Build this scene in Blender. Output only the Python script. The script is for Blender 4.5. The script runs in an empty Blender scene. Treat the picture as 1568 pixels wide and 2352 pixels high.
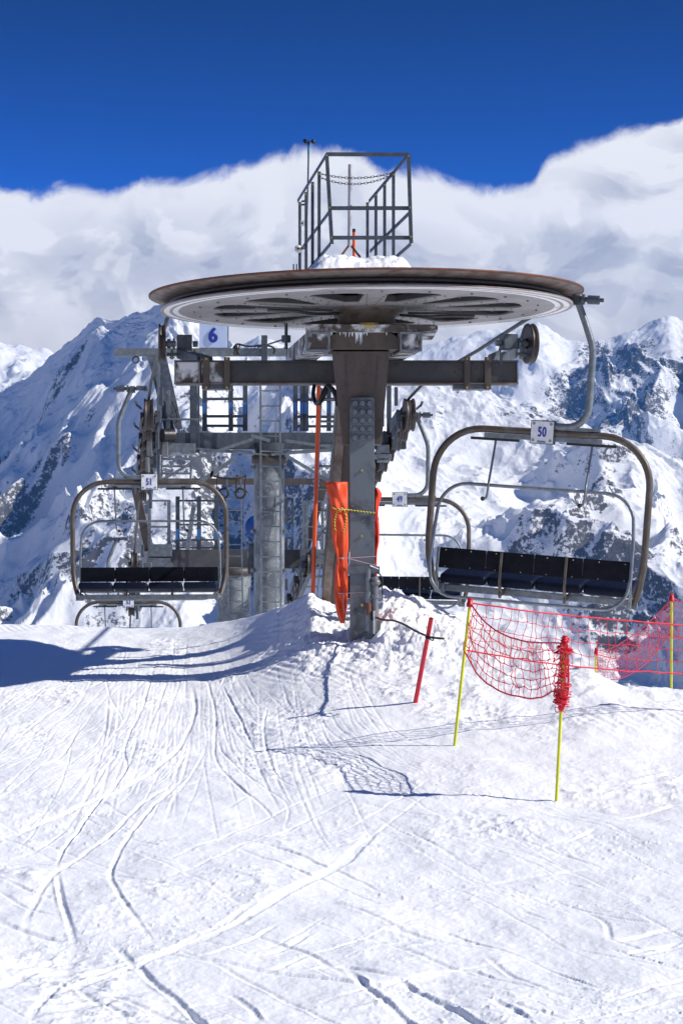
import bpy, bmesh, math, random
import numpy as np
from mathutils import Vector, Matrix

sc = bpy.context.scene
COL = sc.collection
R = math.radians
rng = random.Random(7)

# ------------------------------------------------------------------ camera
F = 4400.0                                   # focal length in photo pixels (photo 1568 wide)
cam_d = bpy.data.cameras.new('camera'); cam = bpy.data.objects.new('camera', cam_d); COL.objects.link(cam)
cam_d.sensor_fit = 'HORIZONTAL'; cam_d.sensor_width = 24.0; cam_d.lens = F / 1568 * 24.0
cam_d.clip_start = 0.1; cam_d.clip_end = 40000
cam.location = (0, 0, 0); cam.rotation_euler = (R(90), 0, 0)
sc.camera = cam

# ------------------------------------------------------------------ sun, sky, exposure
SUN_EL, SUN_AZ = R(36), R(101)               # azimuth from +Y clockwise: from the right, a little behind the camera
sdir = Vector((math.sin(SUN_AZ) * math.cos(SUN_EL), math.cos(SUN_AZ) * math.cos(SUN_EL), math.sin(SUN_EL)))
sun_d = bpy.data.lights.new('sun', 'SUN'); sun = bpy.data.objects.new('sun', sun_d); COL.objects.link(sun)
sun_d.energy = 4.7; sun_d.angle = R(0.5); sun_d.color = (1.0, 0.96, 0.885)
sun.rotation_euler = sdir.to_track_quat('Z', 'Y').to_euler()
sun.location = (20, -5, 20)
sc.view_settings.view_transform = 'Standard'; sc.view_settings.look = 'None'
sc.view_settings.exposure = 0.26; sc.view_settings.gamma = 1.0

class NT:
    """tiny helper to write node trees"""
    def __init__(s, tree): s.t = tree; s.n = tree.nodes; s.l = tree.links
    def node(s, typ, **kw):
        n = s.n.new(typ)
        for k, v in kw.items(): setattr(n, k, v)
        return n
    def set(s, sock, v):
        if hasattr(v, 'node'): s.l.new(v, sock)
        else: sock.default_value = v
    def math(s, op, a, b=0.0, c=None, clamp=False):
        n = s.node('ShaderNodeMath', operation=op, use_clamp=clamp)
        s.set(n.inputs[0], a); s.set(n.inputs[1], b)
        if c is not None: s.set(n.inputs[2], c)
        return n.outputs[0]
    def noise(s, vec, scale, detail=4, rough=0.55, dist=0.0, out=0):
        n = s.node('ShaderNodeTexNoise'); n.inputs['Scale'].default_value = scale
        n.inputs['Detail'].default_value = detail; n.inputs['Roughness'].default_value = rough
        n.inputs['Distortion'].default_value = dist
        if vec is not None: s.l.new(vec, n.inputs['Vector'])
        return n.outputs[out]
    def maprange(s, v, a, b, c=0.0, d=1.0, typ='SMOOTHSTEP'):
        n = s.node('ShaderNodeMapRange', interpolation_type=typ)
        s.set(n.inputs[0], v)
        for i, x in enumerate((a, b, c, d)): s.set(n.inputs[i + 1], x)
        return n.outputs[0]
    def mix(s, f, a, b):
        n = s.node('ShaderNodeMix', data_type='RGBA')
        s.set(n.inputs[0], f)
        s.set(n.inputs[6], a if hasattr(a, 'node') else (*a, 1)); s.set(n.inputs[7], b if hasattr(b, 'node') else (*b, 1))
        return n.outputs[2]
    def scalevec(s, vec, sx, sy, sz):
        n = s.node('ShaderNodeMapping'); s.l.new(vec, n.inputs[0]); n.inputs['Scale'].default_value = (sx, sy, sz)
        return n.outputs[0]

world = bpy.data.worlds.new('World'); sc.world = world; world.use_nodes = True
W = NT(world.node_tree); W.n.clear()
sky = W.node('ShaderNodeTexSky', sky_type='NISHITA', sun_disc=False)
sky.sun_elevation = SUN_EL; sky.sun_rotation = SUN_AZ; sky.altitude = 2600; sky.air_density = 1.0
sky.dust_density = 0.0; sky.ozone_density = 3.0
hs = W.node('ShaderNodeHueSaturation'); W.l.new(sky.outputs[0], hs.inputs['Color'])
hs.inputs['Saturation'].default_value = 1.12; hs.inputs['Value'].default_value = 1.0
pre = W.mix(1.0, hs.outputs[0], (0.1, 0.1, 0.1)); pre.node.blend_type = 'MULTIPLY'
gm = W.node('ShaderNodeGamma'); W.l.new(pre, gm.inputs[0]); gm.inputs[1].default_value = 2.6     # deep, clear high mountain blue
over = W.mix(1.0, hs.outputs[0], (0.35, 0.55, 0.78)); over.node.blend_type = 'MULTIPLY'  # sky above the view, tinted and brightened to add blue fill in the shade
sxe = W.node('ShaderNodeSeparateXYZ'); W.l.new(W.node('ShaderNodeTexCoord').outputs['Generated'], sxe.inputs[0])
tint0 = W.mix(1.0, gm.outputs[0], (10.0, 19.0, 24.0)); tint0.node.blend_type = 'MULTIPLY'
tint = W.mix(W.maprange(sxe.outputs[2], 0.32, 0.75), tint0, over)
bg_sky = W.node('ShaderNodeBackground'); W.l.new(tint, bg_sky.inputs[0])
tc = W.node('ShaderNodeTexCoord'); dvec = tc.outputs['Generated']
sx = W.node('ShaderNodeSeparateXYZ'); W.l.new(dvec, sx.inputs[0])
az = W.math('ARCTAN2', sx.outputs[0], sx.outputs[1])
hyp = W.math('SQRT', W.math('ADD', W.math('MULTIPLY', sx.outputs[0], sx.outputs[0]), W.math('MULTIPLY', sx.outputs[1], sx.outputs[1])))
el = W.math('DIVIDE', sx.outputs[2], W.math('MAXIMUM', hyp, 0.001))
# top of the cloud bank, azimuth (rad) -> elevation
tops = [(-200, 490), (-80, 440), (0, 456), (60, 464), (150, 446), (250, 444), (350, 420), (430, 424), (480, 410), (560, 386), (640, 364), (700, 352),
        (760, 345), (830, 358), (880, 385), (980, 388), (1060, 412), (1140, 432), (1215, 430), (1245, 395), (1290, 365), (1380, 328), (1450, 308), (1510, 290), (1568, 265), (1700, 215), (1900, 260)]
fc = W.node('ShaderNodeFloatCurve'); cv = fc.mapping.curves[0]
pts = [((math.atan((x - 784) / F) + 0.3) / 0.6, ((1176 - y) / F) / 0.3) for x, y in tops]
pts = [(0.0, 0.40)] + pts + [(1.0, 0.45)]
cv.points[0].location = pts[0]; cv.points[1].location = pts[-1]
for p in pts[1:-1]: cv.points.new(*p)
fc.mapping.update()
W.l.new(W.math('DIVIDE', W.math('ADD', az, 0.3), 0.6, clamp=True), fc.inputs['Value'])
etop = W.math('MULTIPLY', fc.outputs[0], 0.3)
n1 = W.noise(dvec, 22, 10, 0.62, 0.5)
n2 = W.noise(dvec, 9, 4, 0.5, 0.6)
n3 = W.noise(W.scalevec(dvec, 1, 1, 1.7), 10, 5, 0.48, 1.0)
def shifted(v, dx, dz):
    m = W.node('ShaderNodeVectorMath', operation='ADD'); W.l.new(v, m.inputs[0]); m.inputs[1].default_value = (dx, 0, dz); return m.outputs[0]
dv2 = W.scalevec(dvec, 1, 1, 1.35); dv3 = shifted(dv2, 0.012, 0.010)
bA = W.noise(dv2, 17, 6, 0.52, 0.7); bB = W.noise(dv3, 17, 6, 0.52, 0.7)
bil = W.math('SUBTRACT', bA, bB)                      # billows: lit on their right and upper sides, like the peaks
disp = W.math('ADD', W.math('MULTIPLY', W.math('SUBTRACT', n1, 0.5), 0.030), W.math('MULTIPLY', W.math('SUBTRACT', n2, 0.5), 0.012))
depth = W.math('SUBTRACT', W.math('ADD', etop, disp), el)
mask = W.maprange(depth, -0.002, 0.0065)
body = W.maprange(depth, 0.002, 0.045)
grey = W.math('MULTIPLY', body, W.maprange(n3, 0.66, 0.36))
grey = W.math('ADD', W.math('MULTIPLY', grey, 0.72), W.math('MULTIPLY', W.maprange(bil, 0.02, 0.11), W.math('ADD', 0.12, W.math('MULTIPLY', body, 0.22))))
grey = W.math('SUBTRACT', grey, W.math('MULTIPLY', W.maprange(bil, -0.02, -0.11), 0.36), clamp=True)
lowc = W.maprange(el, 0.115, 0.085)
c1 = W.mix(grey, (0.87, 0.855, 0.85), (0.42, 0.43, 0.49))
c2 = W.mix(W.math('MULTIPLY', lowc, 0.6), c1, (0.62, 0.60, 0.62))
bg_c = W.node('ShaderNodeBackground'); W.l.new(c2, bg_c.inputs[0]); bg_c.inputs[1].default_value = 1.0
deep = W.maprange(el, 0.15, 0.29, 0.110, 0.050, 'LINEAR')          # sky darkened upwards across the view, as through a polariser
W.l.new(W.math('ADD', deep, W.maprange(el, 0.32, 0.8, 0.0, 0.06)), bg_sky.inputs[1])  # extra strength overhead, out of view, for the added blue fill
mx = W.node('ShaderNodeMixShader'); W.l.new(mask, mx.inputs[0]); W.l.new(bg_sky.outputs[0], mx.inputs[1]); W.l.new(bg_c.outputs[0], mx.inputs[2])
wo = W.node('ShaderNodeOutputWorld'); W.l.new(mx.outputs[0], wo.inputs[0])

# ------------------------------------------------------------------ materials
def mat(name, base, rough=0.5, metal=0.0, var=None, vscale=8.0, vlo=0.4, vhi=0.65, bump=0.0, bscale=60.0, spec=0.5, stretch=(1, 1, 1), second=None, sscale=30, slo=.55, shi=.7):
    m = bpy.data.materials.new(name); m.use_nodes = True
    t = NT(m.node_tree); b = t.n['Principled BSDF']
    b.inputs['Roughness'].default_value = rough; b.inputs['Metallic'].default_value = metal
    b.inputs['Specular IOR Level'].default_value = spec
    co = t.node('ShaderNodeTexCoord').outputs['Object']
    colr = base
    if var is not None:
        nz = t.noise(t.scalevec(co, *stretch), vscale, 5, 0.6, 0.3)
        colr = t.mix(t.maprange(nz, vlo, vhi), base, var)
    if second is not None:
        nz2 = t.noise(co, sscale, 5, 0.65)
        colr = t.mix(t.maprange(nz2, slo, shi), colr, second)
    if hasattr(colr, 'node'): t.l.new(colr, b.inputs['Base Color'])
    else: b.inputs['Base Color'].default_value = (*colr, 1)
    # roughness breakup and a fine bump keep the paint from looking like plastic
    rz = t.noise(co, vscale * 3, 4, 0.6)
    t.l.new(t.maprange(rz, 0.3, 0.7, max(0.05, rough - 0.1), min(1, rough + 0.12)), b.inputs['Roughness'])
    if bump:
        bp = t.node('ShaderNodeBump'); bp.inputs['Strength'].default_value = bump; bp.inputs['Distance'].default_value = 0.004
        t.l.new(t.noise(co, bscale, 4, 0.6), bp.inputs['Height']); t.l.new(bp.outputs[0], b.inputs['Normal'])
    return m

M = dict(
    galv=mat('galvanised_steel', (0.14, 0.165, 0.185), 0.42, 0.35, (0.21, 0.24, 0.26), 14, bump=.1, second=(0.095, 0.115, 0.135), sscale=40),
    galv_dark=mat('weathered_galvanised_steel', (0.065, 0.082, 0.10), 0.5, 0.3, (0.095, 0.112, 0.135), 9, bump=.1, second=(0.06, 0.07, 0.085)),
    galv_mast=mat('mast_steel', (0.135, 0.16, 0.18), 0.45, 0.3, (0.05, 0.056, 0.07), 3.0, .46, .66, bump=.12, second=(0.15, 0.18, 0.2), sscale=24),
    bolt_mast=mat('mast_bolt_steel', (0.15, 0.178, 0.20), 0.45, 0.3, (0.11, 0.13, 0.15), 12),
    galv_tower=mat('tower_steel', (0.23, 0.255, 0.265), 0.45, 0.3, (0.115, 0.135, 0.155), 2.6, .4, .6, bump=.1, second=(0.38, 0.41, 0.42), sscale=20),  # dark mottling puts the shadow pattern on the tower into the colour
    brown=mat('brown_painted_steel', (0.064, 0.052, 0.044), 0.55, 0.0, (0.088, 0.068, 0.055), 5, bump=.08, second=(0.055, 0.042, 0.036), sscale=16, stretch=(1, 1, .25)),
    beam=mat('dark_painted_steel', (0.040, 0.042, 0.050), 0.5, 0.0, (0.062, 0.06, 0.062), 4, bump=.08, second=(0.03, 0.03, 0.034), sscale=14),
    frost=mat('frosted_steel', (0.06, 0.052, 0.048), 0.6, 0.0, (0.6, 0.62, 0.66), 5, .45, .6, bump=.2),
    rust=mat('rusty_steel', (0.16, 0.055, 0.028), 0.75, 0.0, (0.085, 0.042, 0.03), 10, bump=.25, second=(0.21, 0.10, 0.055)),
    flange=mat('worn_flange_steel', (0.22, 0.19, 0.175), 0.55, 0.2, (0.13, 0.085, 0.065), 6, bump=.1),
    rubber=mat('black_rubber', (0.012, 0.012, 0.013), 0.6, 0.0, (0.022, 0.02, 0.02), 20, bump=.1),
    sheave=mat('sheave_steel', (0.05, 0.042, 0.038), 0.5, 0.3, (0.09, 0.07, 0.06), 20, bump=.1),
    tube=mat('rusty_brown_tube', (0.085, 0.068, 0.052), 0.45, 0.2, (0.13, 0.125, 0.118), 5, .46, .7, bump=.08, second=(0.085, 0.062, 0.044), sscale=14),
    bar=mat('bar_steel', (0.16, 0.185, 0.205), 0.4, 0.4, (0.22, 0.25, 0.27), 12, bump=.05),
    seat=mat('dark_seat_vinyl', (0.005, 0.006, 0.011), 0.55, 0.0, (0.009, 0.0105, 0.016), 9, bump=.15, bscale=120, spec=.12),
    cushion=mat('navy_cushion_vinyl', (0.004, 0.0065, 0.018), 0.5, 0.0, (0.006, 0.009, 0.024), 9, bump=.15, bscale=120, spec=.12),
    plate=mat('white_plate', (0.78, 0.80, 0.82), 0.4, 0.0, (0.66, 0.68, 0.70), 14),
    blue=mat('blue_lettering', (0.012, 0.035, 0.30), 0.4),
    signblue=mat('pale_sign_sheet', (0.50, 0.60, 0.80), 0.35, 0.0, (0.40, 0.51, 0.76), 2),
    bolt=mat('zinc_bolt', (0.30, 0.30, 0.27), 0.35, 0.6),
    brass=mat('yellow_zinc_bolt', (0.36, 0.30, 0.12), 0.4, 0.5),
    black=mat('black_plastic', (0.012, 0.012, 0.014), 0.45),
    orange=mat('orange_vinyl', (0.70, 0.066, 0.006), 0.55, 0.0, (0.56, 0.045, 0.005), 3, bump=.5, bscale=9, second=(0.62, 0.085, 0.025), sscale=11),
    orange_dark=mat('red_orange_vinyl', (0.66, 0.035, 0.006), 0.5, 0.0, (0.55, 0.03, 0.006), 4, bump=.3, bscale=14),
    orange_pole=mat('orange_pole_paint', (0.80, 0.10, 0.015), 0.4, 0, (0.7, 0.08, 0.012), 3),
    red=mat('red_net_cord', (0.72, 0.012, 0.035), 0.55, 0, (0.58, 0.008, 0.025), 20),
    redpole=mat('red_pole_plastic', (0.60, 0.015, 0.035), 0.4, 0, (0.52, 0.012, 0.03), 6),
    yellow=mat('lime_yellow_plastic', (0.62, 0.64, 0.015), 0.35, 0, (0.55, 0.56, 0.012), 8),
    bluedisc=mat('blue_plastic', (0.008, 0.075, 0.34), 0.4, 0, (0.006, 0.06, 0.28), 4),
    sticker=mat('blue_sticker', (0.05, 0.20, 0.50), 0.4),
    chain=mat('dark_chain_steel', (0.05, 0.055, 0.06), 0.5, 0.4),
    rope=mat('steel_rope', (0.03, 0.03, 0.032), 0.5, 0.3, (0.055, 0.052, 0.05), 60),
    pinkcord=mat('pale_pink_cord', (0.50, 0.30, 0.36), 0.7),
    pipe=mat('silvery_pipe', (0.55, 0.56, 0.56), 0.35, 0.3, (0.36, 0.34, 0.33), 7, stretch=(3, 3, .4)),
    teal=mat('teal_wrap', (0.04, 0.22, 0.30), 0.5),
    white=mat('white_plastic', (0.72, 0.72, 0.70), 0.45, 0, (0.6, 0.6, 0.58), 6),
    grey=mat('grey_enamel', (0.18, 0.19, 0.20), 0.4, 0.2, (0.13, 0.135, 0.145), 6),
    ice=mat('ice', (0.72, 0.78, 0.84), 0.2),
)

def mat_disc():
    """light grey wheel paint with two worn white rings"""
    m = bpy.data.materials.new('worn_grey_wheel_paint'); m.use_nodes = True
    t = NT(m.node_tree); b = t.n['Principled BSDF']; b.inputs['Roughness'].default_value = 0.5
    co = t.node('ShaderNodeTexCoord').outputs['Object']
    s = t.node('ShaderNodeSeparateXYZ'); t.l.new(co, s.inputs[0])
    r = t.math('SQRT', t.math('ADD', t.math('MULTIPLY', s.outputs[0], s.outputs[0]), t.math('MULTIPLY', s.outputs[1], s.outputs[1])))
    wob = t.math('MULTIPLY', t.math('SUBTRACT', t.noise(co, 16, 5, .7), 0.5), 0.03)
    rr = t.math('ADD', r, wob)
    def ring(c, w):
        return t.math('LESS_THAN', t.math('ABSOLUTE', t.math('SUBTRACT', rr, c)), w)
    rings = t.math('MAXIMUM', ring(1.868, 0.026), ring(1.785, 0.026))
    patchy = t.maprange(t.noise(co, 1.3, 3, .5), 0.28, 0.42)
    base = t.mix(t.maprange(t.noise(co, 3.2, 6, .65), .38, .68), (0.33, 0.315, 0.32), (0.25, 0.235, 0.235))
    base = t.mix(t.maprange(t.noise(co, 11, 6, .7), .6, .72), base, (0.34, 0.29, 0.27))
    t.l.new(t.mix(t.math('MULTIPLY', rings, patchy), base, (0.88, 0.88, 0.88)), b.inputs['Base Color'])
    return m
M['disc'] = mat_disc()

def mat_cord(name, c1, c2, scale):
    m = bpy.data.materials.new(name); m.use_nodes = True
    t = NT(m.node_tree); b = t.n['Principled BSDF']; b.inputs['Roughness'].default_value = 0.7
    co = t.node('ShaderNodeTexCoord').outputs['Object']
    w = t.node('ShaderNodeTexWave', wave_type='BANDS', bands_direction='DIAGONAL'); w.inputs['Scale'].default_value = scale
    t.l.new(co, w.inputs[0])
    t.l.new(t.mix(t.math('GREATER_THAN', w.outputs[1], 0.5), c1, c2), b.inputs['Base Color'])
    return m
M['stripecord'] = mat_cord('yellow_black_cord', (0.75, 0.62, 0.06), (0.02, 0.02, 0.02), 22)

def mat_snow(name, bumps=True):
    m = bpy.data.materials.new(name); m.use_nodes = True
    t = NT(m.node_tree); b = t.n['Principled BSDF']
    b.inputs['Roughness'].default_value = 0.62; b.inputs['Specular IOR Level'].default_value = 0.25
    co = t.node('ShaderNodeTexCoord').outputs['Object']
    t.l.new(t.mix(t.maprange(t.noise(co, 1.1, 4, .5), .35, .65), (0.87, 0.88, 0.90), (0.84, 0.855, 0.88)), b.inputs['Base Color'])
    if bumps:
        h = t.math('ADD', t.math('MULTIPLY', t.noise(co, 26, 6, .68), 0.7), t.math('MULTIPLY', t.noise(t.scalevec(co, 1, .55, 1), 75, 4, .6), 0.3))
        bp = t.node('ShaderNodeBump'); bp.inputs['Strength'].default_value = 0.4; bp.inputs['Distance'].default_value = 0.012
        t.l.new(h, bp.inputs['Height']); t.l.new(bp.outputs[0], b.inputs['Normal'])
    return m
M['snow'] = mat_snow('snow')

def mat_mountain(name, rock_a, rock_b):
    m = bpy.data.materials.new(name); m.use_nodes = True
    t = NT(m.node_tree); b = t.n['Principled BSDF']
    b.inputs['Roughness'].default_value = 0.7; b.inputs['Specular IOR Level'].default_value = 0.15
    co = t.node('ShaderNodeTexCoord').outputs['Object']
    at = t.node('ShaderNodeAttribute', attribute_name='rock')
    nz = t.noise(co, 0.07, 8, 0.75)
    nf = t.noise(t.scalevec(co, 1, .6, 1), 0.22, 5, 0.7)
    v = t.math('ADD', at.outputs['Fac'], t.math('ADD', t.math('MULTIPLY', t.math('SUBTRACT', nz, 0.5), 1.0), t.math('MULTIPLY', t.math('SUBTRACT', nf, 0.5), 0.75)))
    f = t.maprange(v, 0.48, 0.62)
    rock = t.mix(t.maprange(nf, .35, .65), rock_a, rock_b)
    t.l.new(t.mix(f, (0.77, 0.78, 0.80), rock), b.inputs['Base Color'])
    bp = t.node('ShaderNodeBump'); bp.inputs['Strength'].default_value = 0.4; bp.inputs['Distance'].default_value = 3.5
    t.l.new(t.noise(co, 0.09, 8, 0.65), bp.inputs['Height']); t.l.new(bp.outputs[0], b.inputs['Normal'])
    return m
M['mountain'] = mat_mountain('snowy_rock', (0.055, 0.057, 0.066), (0.10, 0.095, 0.095))

# ------------------------------------------------------------------ numpy noise
def _hash(ix, iy, seed):
    n = (ix.astype(np.int64) * 374761393 + iy.astype(np.int64) * 668265263 + seed * 974634777) & 0xFFFFFFFF
    n = ((n ^ (n >> 13)) * 1274126177) & 0xFFFFFFFF
    return (n ^ (n >> 16)) & 0xFFFFFFFF
def perlin(x, y, seed=0):
    x0 = np.floor(x); y0 = np.floor(y); fx = x - x0; fy = y - y0
    u = fx * fx * fx * (fx * (fx * 6 - 15) + 10); v = fy * fy * fy * (fy * (fy * 6 - 15) + 10)
    def g(dx, dy):
        a = _hash(x0 + dx, y0 + dy, seed) * (2 * math.pi / 4294967296.0)
        return np.cos(a) * (fx - dx) + np.sin(a) * (fy - dy)
    a = g(0, 0); b = g(1, 0); c = g(0, 1); d = g(1, 1)
    return ((a + (b - a) * u) + ((c + (d - c) * u) - (a + (b - a) * u)) * v) * 1.4
def fbm(x, y, octs=5, seed=0, gain=0.5, lac=2.03):
    s = np.zeros_like(x); a = 1.0; f = 1.0
    for o in range(octs):
        s += a * perlin(x * f + 17.3 * o, y * f - 9.1 * o, seed + o); a *= gain; f *= lac
    return s
def ridged(x, y, octs=5, seed=0, gain=0.55, lac=2.07):
    s = np.zeros_like(x); a = 1.0; f = 1.0; w = np.ones_like(x)
    for o in range(octs):
        n = 1.0 - np.abs(perlin(x * f + 31.7 * o, y * f + 11.9 * o, seed + o) * 1.3)
        n = np.clip(n, 0, 1) ** 2 * w; w = np.clip(n * 1.7, 0, 1); s += a * n; a *= gain; f *= lac
    return s
def smooth1(a, k):
    ker = np.exp(-0.5 * (np.arange(-3 * k, 3 * k + 1) / k) ** 2); ker /= ker.sum()
    return np.convolve(np.pad(a, 3 * k, mode='edge'), ker, 'valid')
def sstep(a, b, x):
    t = np.clip((x - a) / (b - a), 0, 1); return t * t * (3 - 2 * t)

def grid_mesh(name, X, Y, Z, material, attrs=None):
    nr, nc = X.shape
    me = bpy.data.meshes.new(name)
    co = np.stack([X, Y, Z], -1).reshape(-1, 3).astype(np.float32)
    me.vertices.add(nr * nc); me.vertices.foreach_set('co', co.ravel())
    i = np.arange(nr * nc).reshape(nr, nc)
    q = np.stack([i[:-1, :-1], i[:-1, 1:], i[1:, 1:], i[1:, :-1]], -1).reshape(-1, 4)
    n = len(q)
    me.loops.add(n * 4); me.loops.foreach_set('vertex_index', q.ravel().astype(np.int32))
    me.polygons.add(n); me.polygons.foreach_set('loop_start', (np.arange(n) * 4).astype(np.int32))
    me.polygons.foreach_set('loop_total', np.full(n, 4, np.int32))
    me.polygons.foreach_set('use_smooth', np.ones(n, bool))
    me.update(calc_edges=True)
    for k, v in (attrs or {}).items():
        at = me.attributes.new(k, 'FLOAT', 'POINT'); at.data.foreach_set('value', v.ravel().astype(np.float32))
    me.materials.append(material)
    o = bpy.data.objects.new(name, me); COL.objects.link(o)
    return o

def P(px, py, Y):
    return Vector(((px - 784) / F * Y, Y, (1176 - py) / F * Y))

# ------------------------------------------------------------------ ground: one sheet of snow
CX = np.array([-1500, -300, 0, 250, 400, 500, 560, 610, 650, 690, 712, 735, 765, 800, 850, 872, 900, 930, 960, 1000, 1060, 1125, 1190, 1249, 1274, 1353, 1431, 1568, 1750, 3000], float)
CY = np.array([1445, 1438, 1437, 1439, 1440, 1437, 1426, 1410, 1394, 1374, 1360, 1378, 1392, 1398, 1380, 1354, 1357, 1364, 1376, 1402, 1432, 1452, 1464, 1475, 1512, 1543, 1578, 1591, 1600, 1640], float)
CD = np.array([22.0, 22.0, 22.0, 22.0, 21.8, 21.3, 20.8, 20.2, 19.6, 19.2, 19.0, 18.9, 18.9, 18.8, 18.6, 18.4, 18.3, 18.2, 18.1, 18.0, 17.8, 17.4, 17.1, 16.9, 16.3, 15.8, 15.6, 15.5, 15.4, 15.0], float)
CX_S = np.array([-1500, 0, 450, 620, 800, 1000, 1150, 1300, 1568, 3000], float)
CY_S = np.array([1440, 1437, 1438, 1425, 1408, 1420, 1480, 1545, 1588, 1640], float)
PXS = np.arange(-2000, 4000, 2.0)
YCS = np.interp(PXS, CX, CY); DCS = smooth1(np.interp(PXS, CX, CD), 30)
YCS = np.where(PXS < 640, smooth1(YCS, 20), smooth1(YCS, 4)); YSS = smooth1(np.interp(PXS, CX_S, CY_S), 40)
def base_profile(px, Y):
    """height of the smooth ground for column px (array) and depth Y (array, same shape)"""
    yc = np.interp(px, PXS, YCS); dc = np.interp(px, PXS, DCS)
    hc = -(yc - 1176) / F * dc
    side = sstep(950, 1300, px)
    dip = 12.4 - 0.25 * side
    hd = -1.86 * np.ones_like(px)
    near = np.interp(Y, [0, 3, 6.5, 9.5, 12.4], [-1.68, -1.70, -1.735, -1.80, -1.86])
    t = np.clip((Y - dip) / (dc - dip), 0, 1)
    hs_ = -(np.interp(px, PXS, YSS) - 1176) / F * dc
    hc = hs_ + (hc - hs_) * sstep(0.62, 0.97, t)
    ramp = hd + (hc - hd) * (t * 0.86 + 0.14 * t * t * (3 - 2 * t) - 0.10 * np.sin(math.pi * t) * (1 - side * .6))
    over = np.maximum(Y - dc, 0)
    drop = np.where(over < 3, 0.13 * over ** 2, 1.17 + (over - 3) * 0.62)
    drop = np.where(over > 500, 1.17 + 497 * 0.62 + (over - 500) * 0.03, drop)
    h = np.where(Y < dip, near, ramp) - np.where(Y > dc, drop + 0.03 * over, 0)
    far = np.interp(Y, [0, 20, 28, 60, 480, 1300, 3000], [-1.3, -3, -6.5, -26, -290, -345, -430])
    k = sstep(23, 34, Y)
    return h * (1 - k) + far * k

# micro relief in ground coordinates
GX0, GX1, GY0, GY1, GS = -4.6, 4.6, 4.6, 22.2, 0.008
nx = int((GX1 - GX0) / GS) + 1; ny = int((GY1 - GY0) / GS) + 1
relief = np.zeros((ny, nx), np.float32); berm = np.zeros((ny, nx), np.float32)
_yy = np.linspace(5, 21.9, 1000)
def px_to_ground(px, py):
    prof = base_profile(np.full_like(_yy, px), _yy)
    pyy = 1176 - prof / _yy * F
    i = np.nonzero(pyy <= py)[0]
    Y = _yy[i[0]] if len(i) else _yy[int(np.argmin(pyy))]
    return ((px - 784) / F * Y, Y)
def stamp(path, w, d, bm=0.5, jitter=0.0, vary=0.5):
    """press a groove along a ground path and throw up a small berm beside it"""
    pts = np.array(path)
    seg = np.hypot(*np.diff(pts, axis=0).T); s = np.concatenate([[0], np.cumsum(seg)])
    n = max(3, int(s[-1] / 0.02)); ss = np.linspace(0, s[-1], n)
    xs = np.interp(ss, s, pts[:, 0]); ys = np.interp(ss, s, pts[:, 1])
    k = max(2, int(0.35 / 0.02))
    if n > 6 * k + 2: xs2, ys2 = smooth1(xs, k // 2), smooth1(ys, k // 2); xs, ys = xs2, ys2
    ph = rng.random() * 50
    mod = 1 - vary * 0.5 + vary * perlin(ss * 1.7 + ph, ss * 0 + ph, 3)
    fade = np.clip(np.minimum(ss, s[-1] - ss) / min(0.9, 0.22 * s[-1]), 0, 1)
    rad = int(2.6 * w / GS) + 1
    oy, ox = np.mgrid[-rad:rad + 1, -rad:rad + 1]
    tx = np.gradient(xs); ty = np.gradient(ys); tl = np.hypot(tx, ty) + 1e-9; tx /= tl; ty /= tl
    side = rng.choice((-1, 1)); crumbs = np.clip(0.55 + 0.9 * perlin(ss * 5 + ph, ss * 0 + 2 * ph, 8), 0, 1.6)
    for x, y, m_, f_, ux, uy, cr in zip(xs, ys, mod, fade, tx, ty, crumbs):
        cx = int((x - GX0) / GS); cy = int((y - GY0) / GS)
        if cx < rad + 1 or cy < rad + 1 or cx > nx - rad - 2 or cy > ny - rad - 2: continue
        ex = (ox + cx) * GS + GX0 - x; ey = (oy + cy) * GS + GY0 - y
        dd = np.hypot(ex, ey) / w; sd = (ex * uy - ey * ux) / w * side
        gr = -d * m_ * f_ * np.exp(-(dd ** 6)); be = d * bm * m_ * f_ * cr * np.exp(-((dd - 1.45) / 0.45) ** 2) * (sd > .7)
        sl = (slice(cy - rad, cy + rad + 1), slice(cx - rad, cx + rad + 1))
        relief[sl] = np.minimum(relief[sl], gr); berm[sl] = np.maximum(berm[sl], be)
def track(pix, w=0.035, d=0.022, **k):
    # densify the pixel polyline with a Catmull-Rom spline, then drop it on the ground
    p = [np.array(q, float) for q in pix]; out = []
    for i in range(len(p) - 1):
        a = p[max(i - 1, 0)]; b = p[i]; c = p[i + 1]; e = p[min(i + 2, len(p) - 1)]
        for t in np.linspace(0, 1, 8, endpoint=False):
            out.append(0.5 * (2 * b + (c - a) * t + (2 * a - 5 * b + 4 * c - e) * t * t + (3 * b - 3 * c + e - a) * t ** 3))
    out.append(p[-1])
    stamp([px_to_ground(*q) for q in out], w, d, **k)

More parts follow.
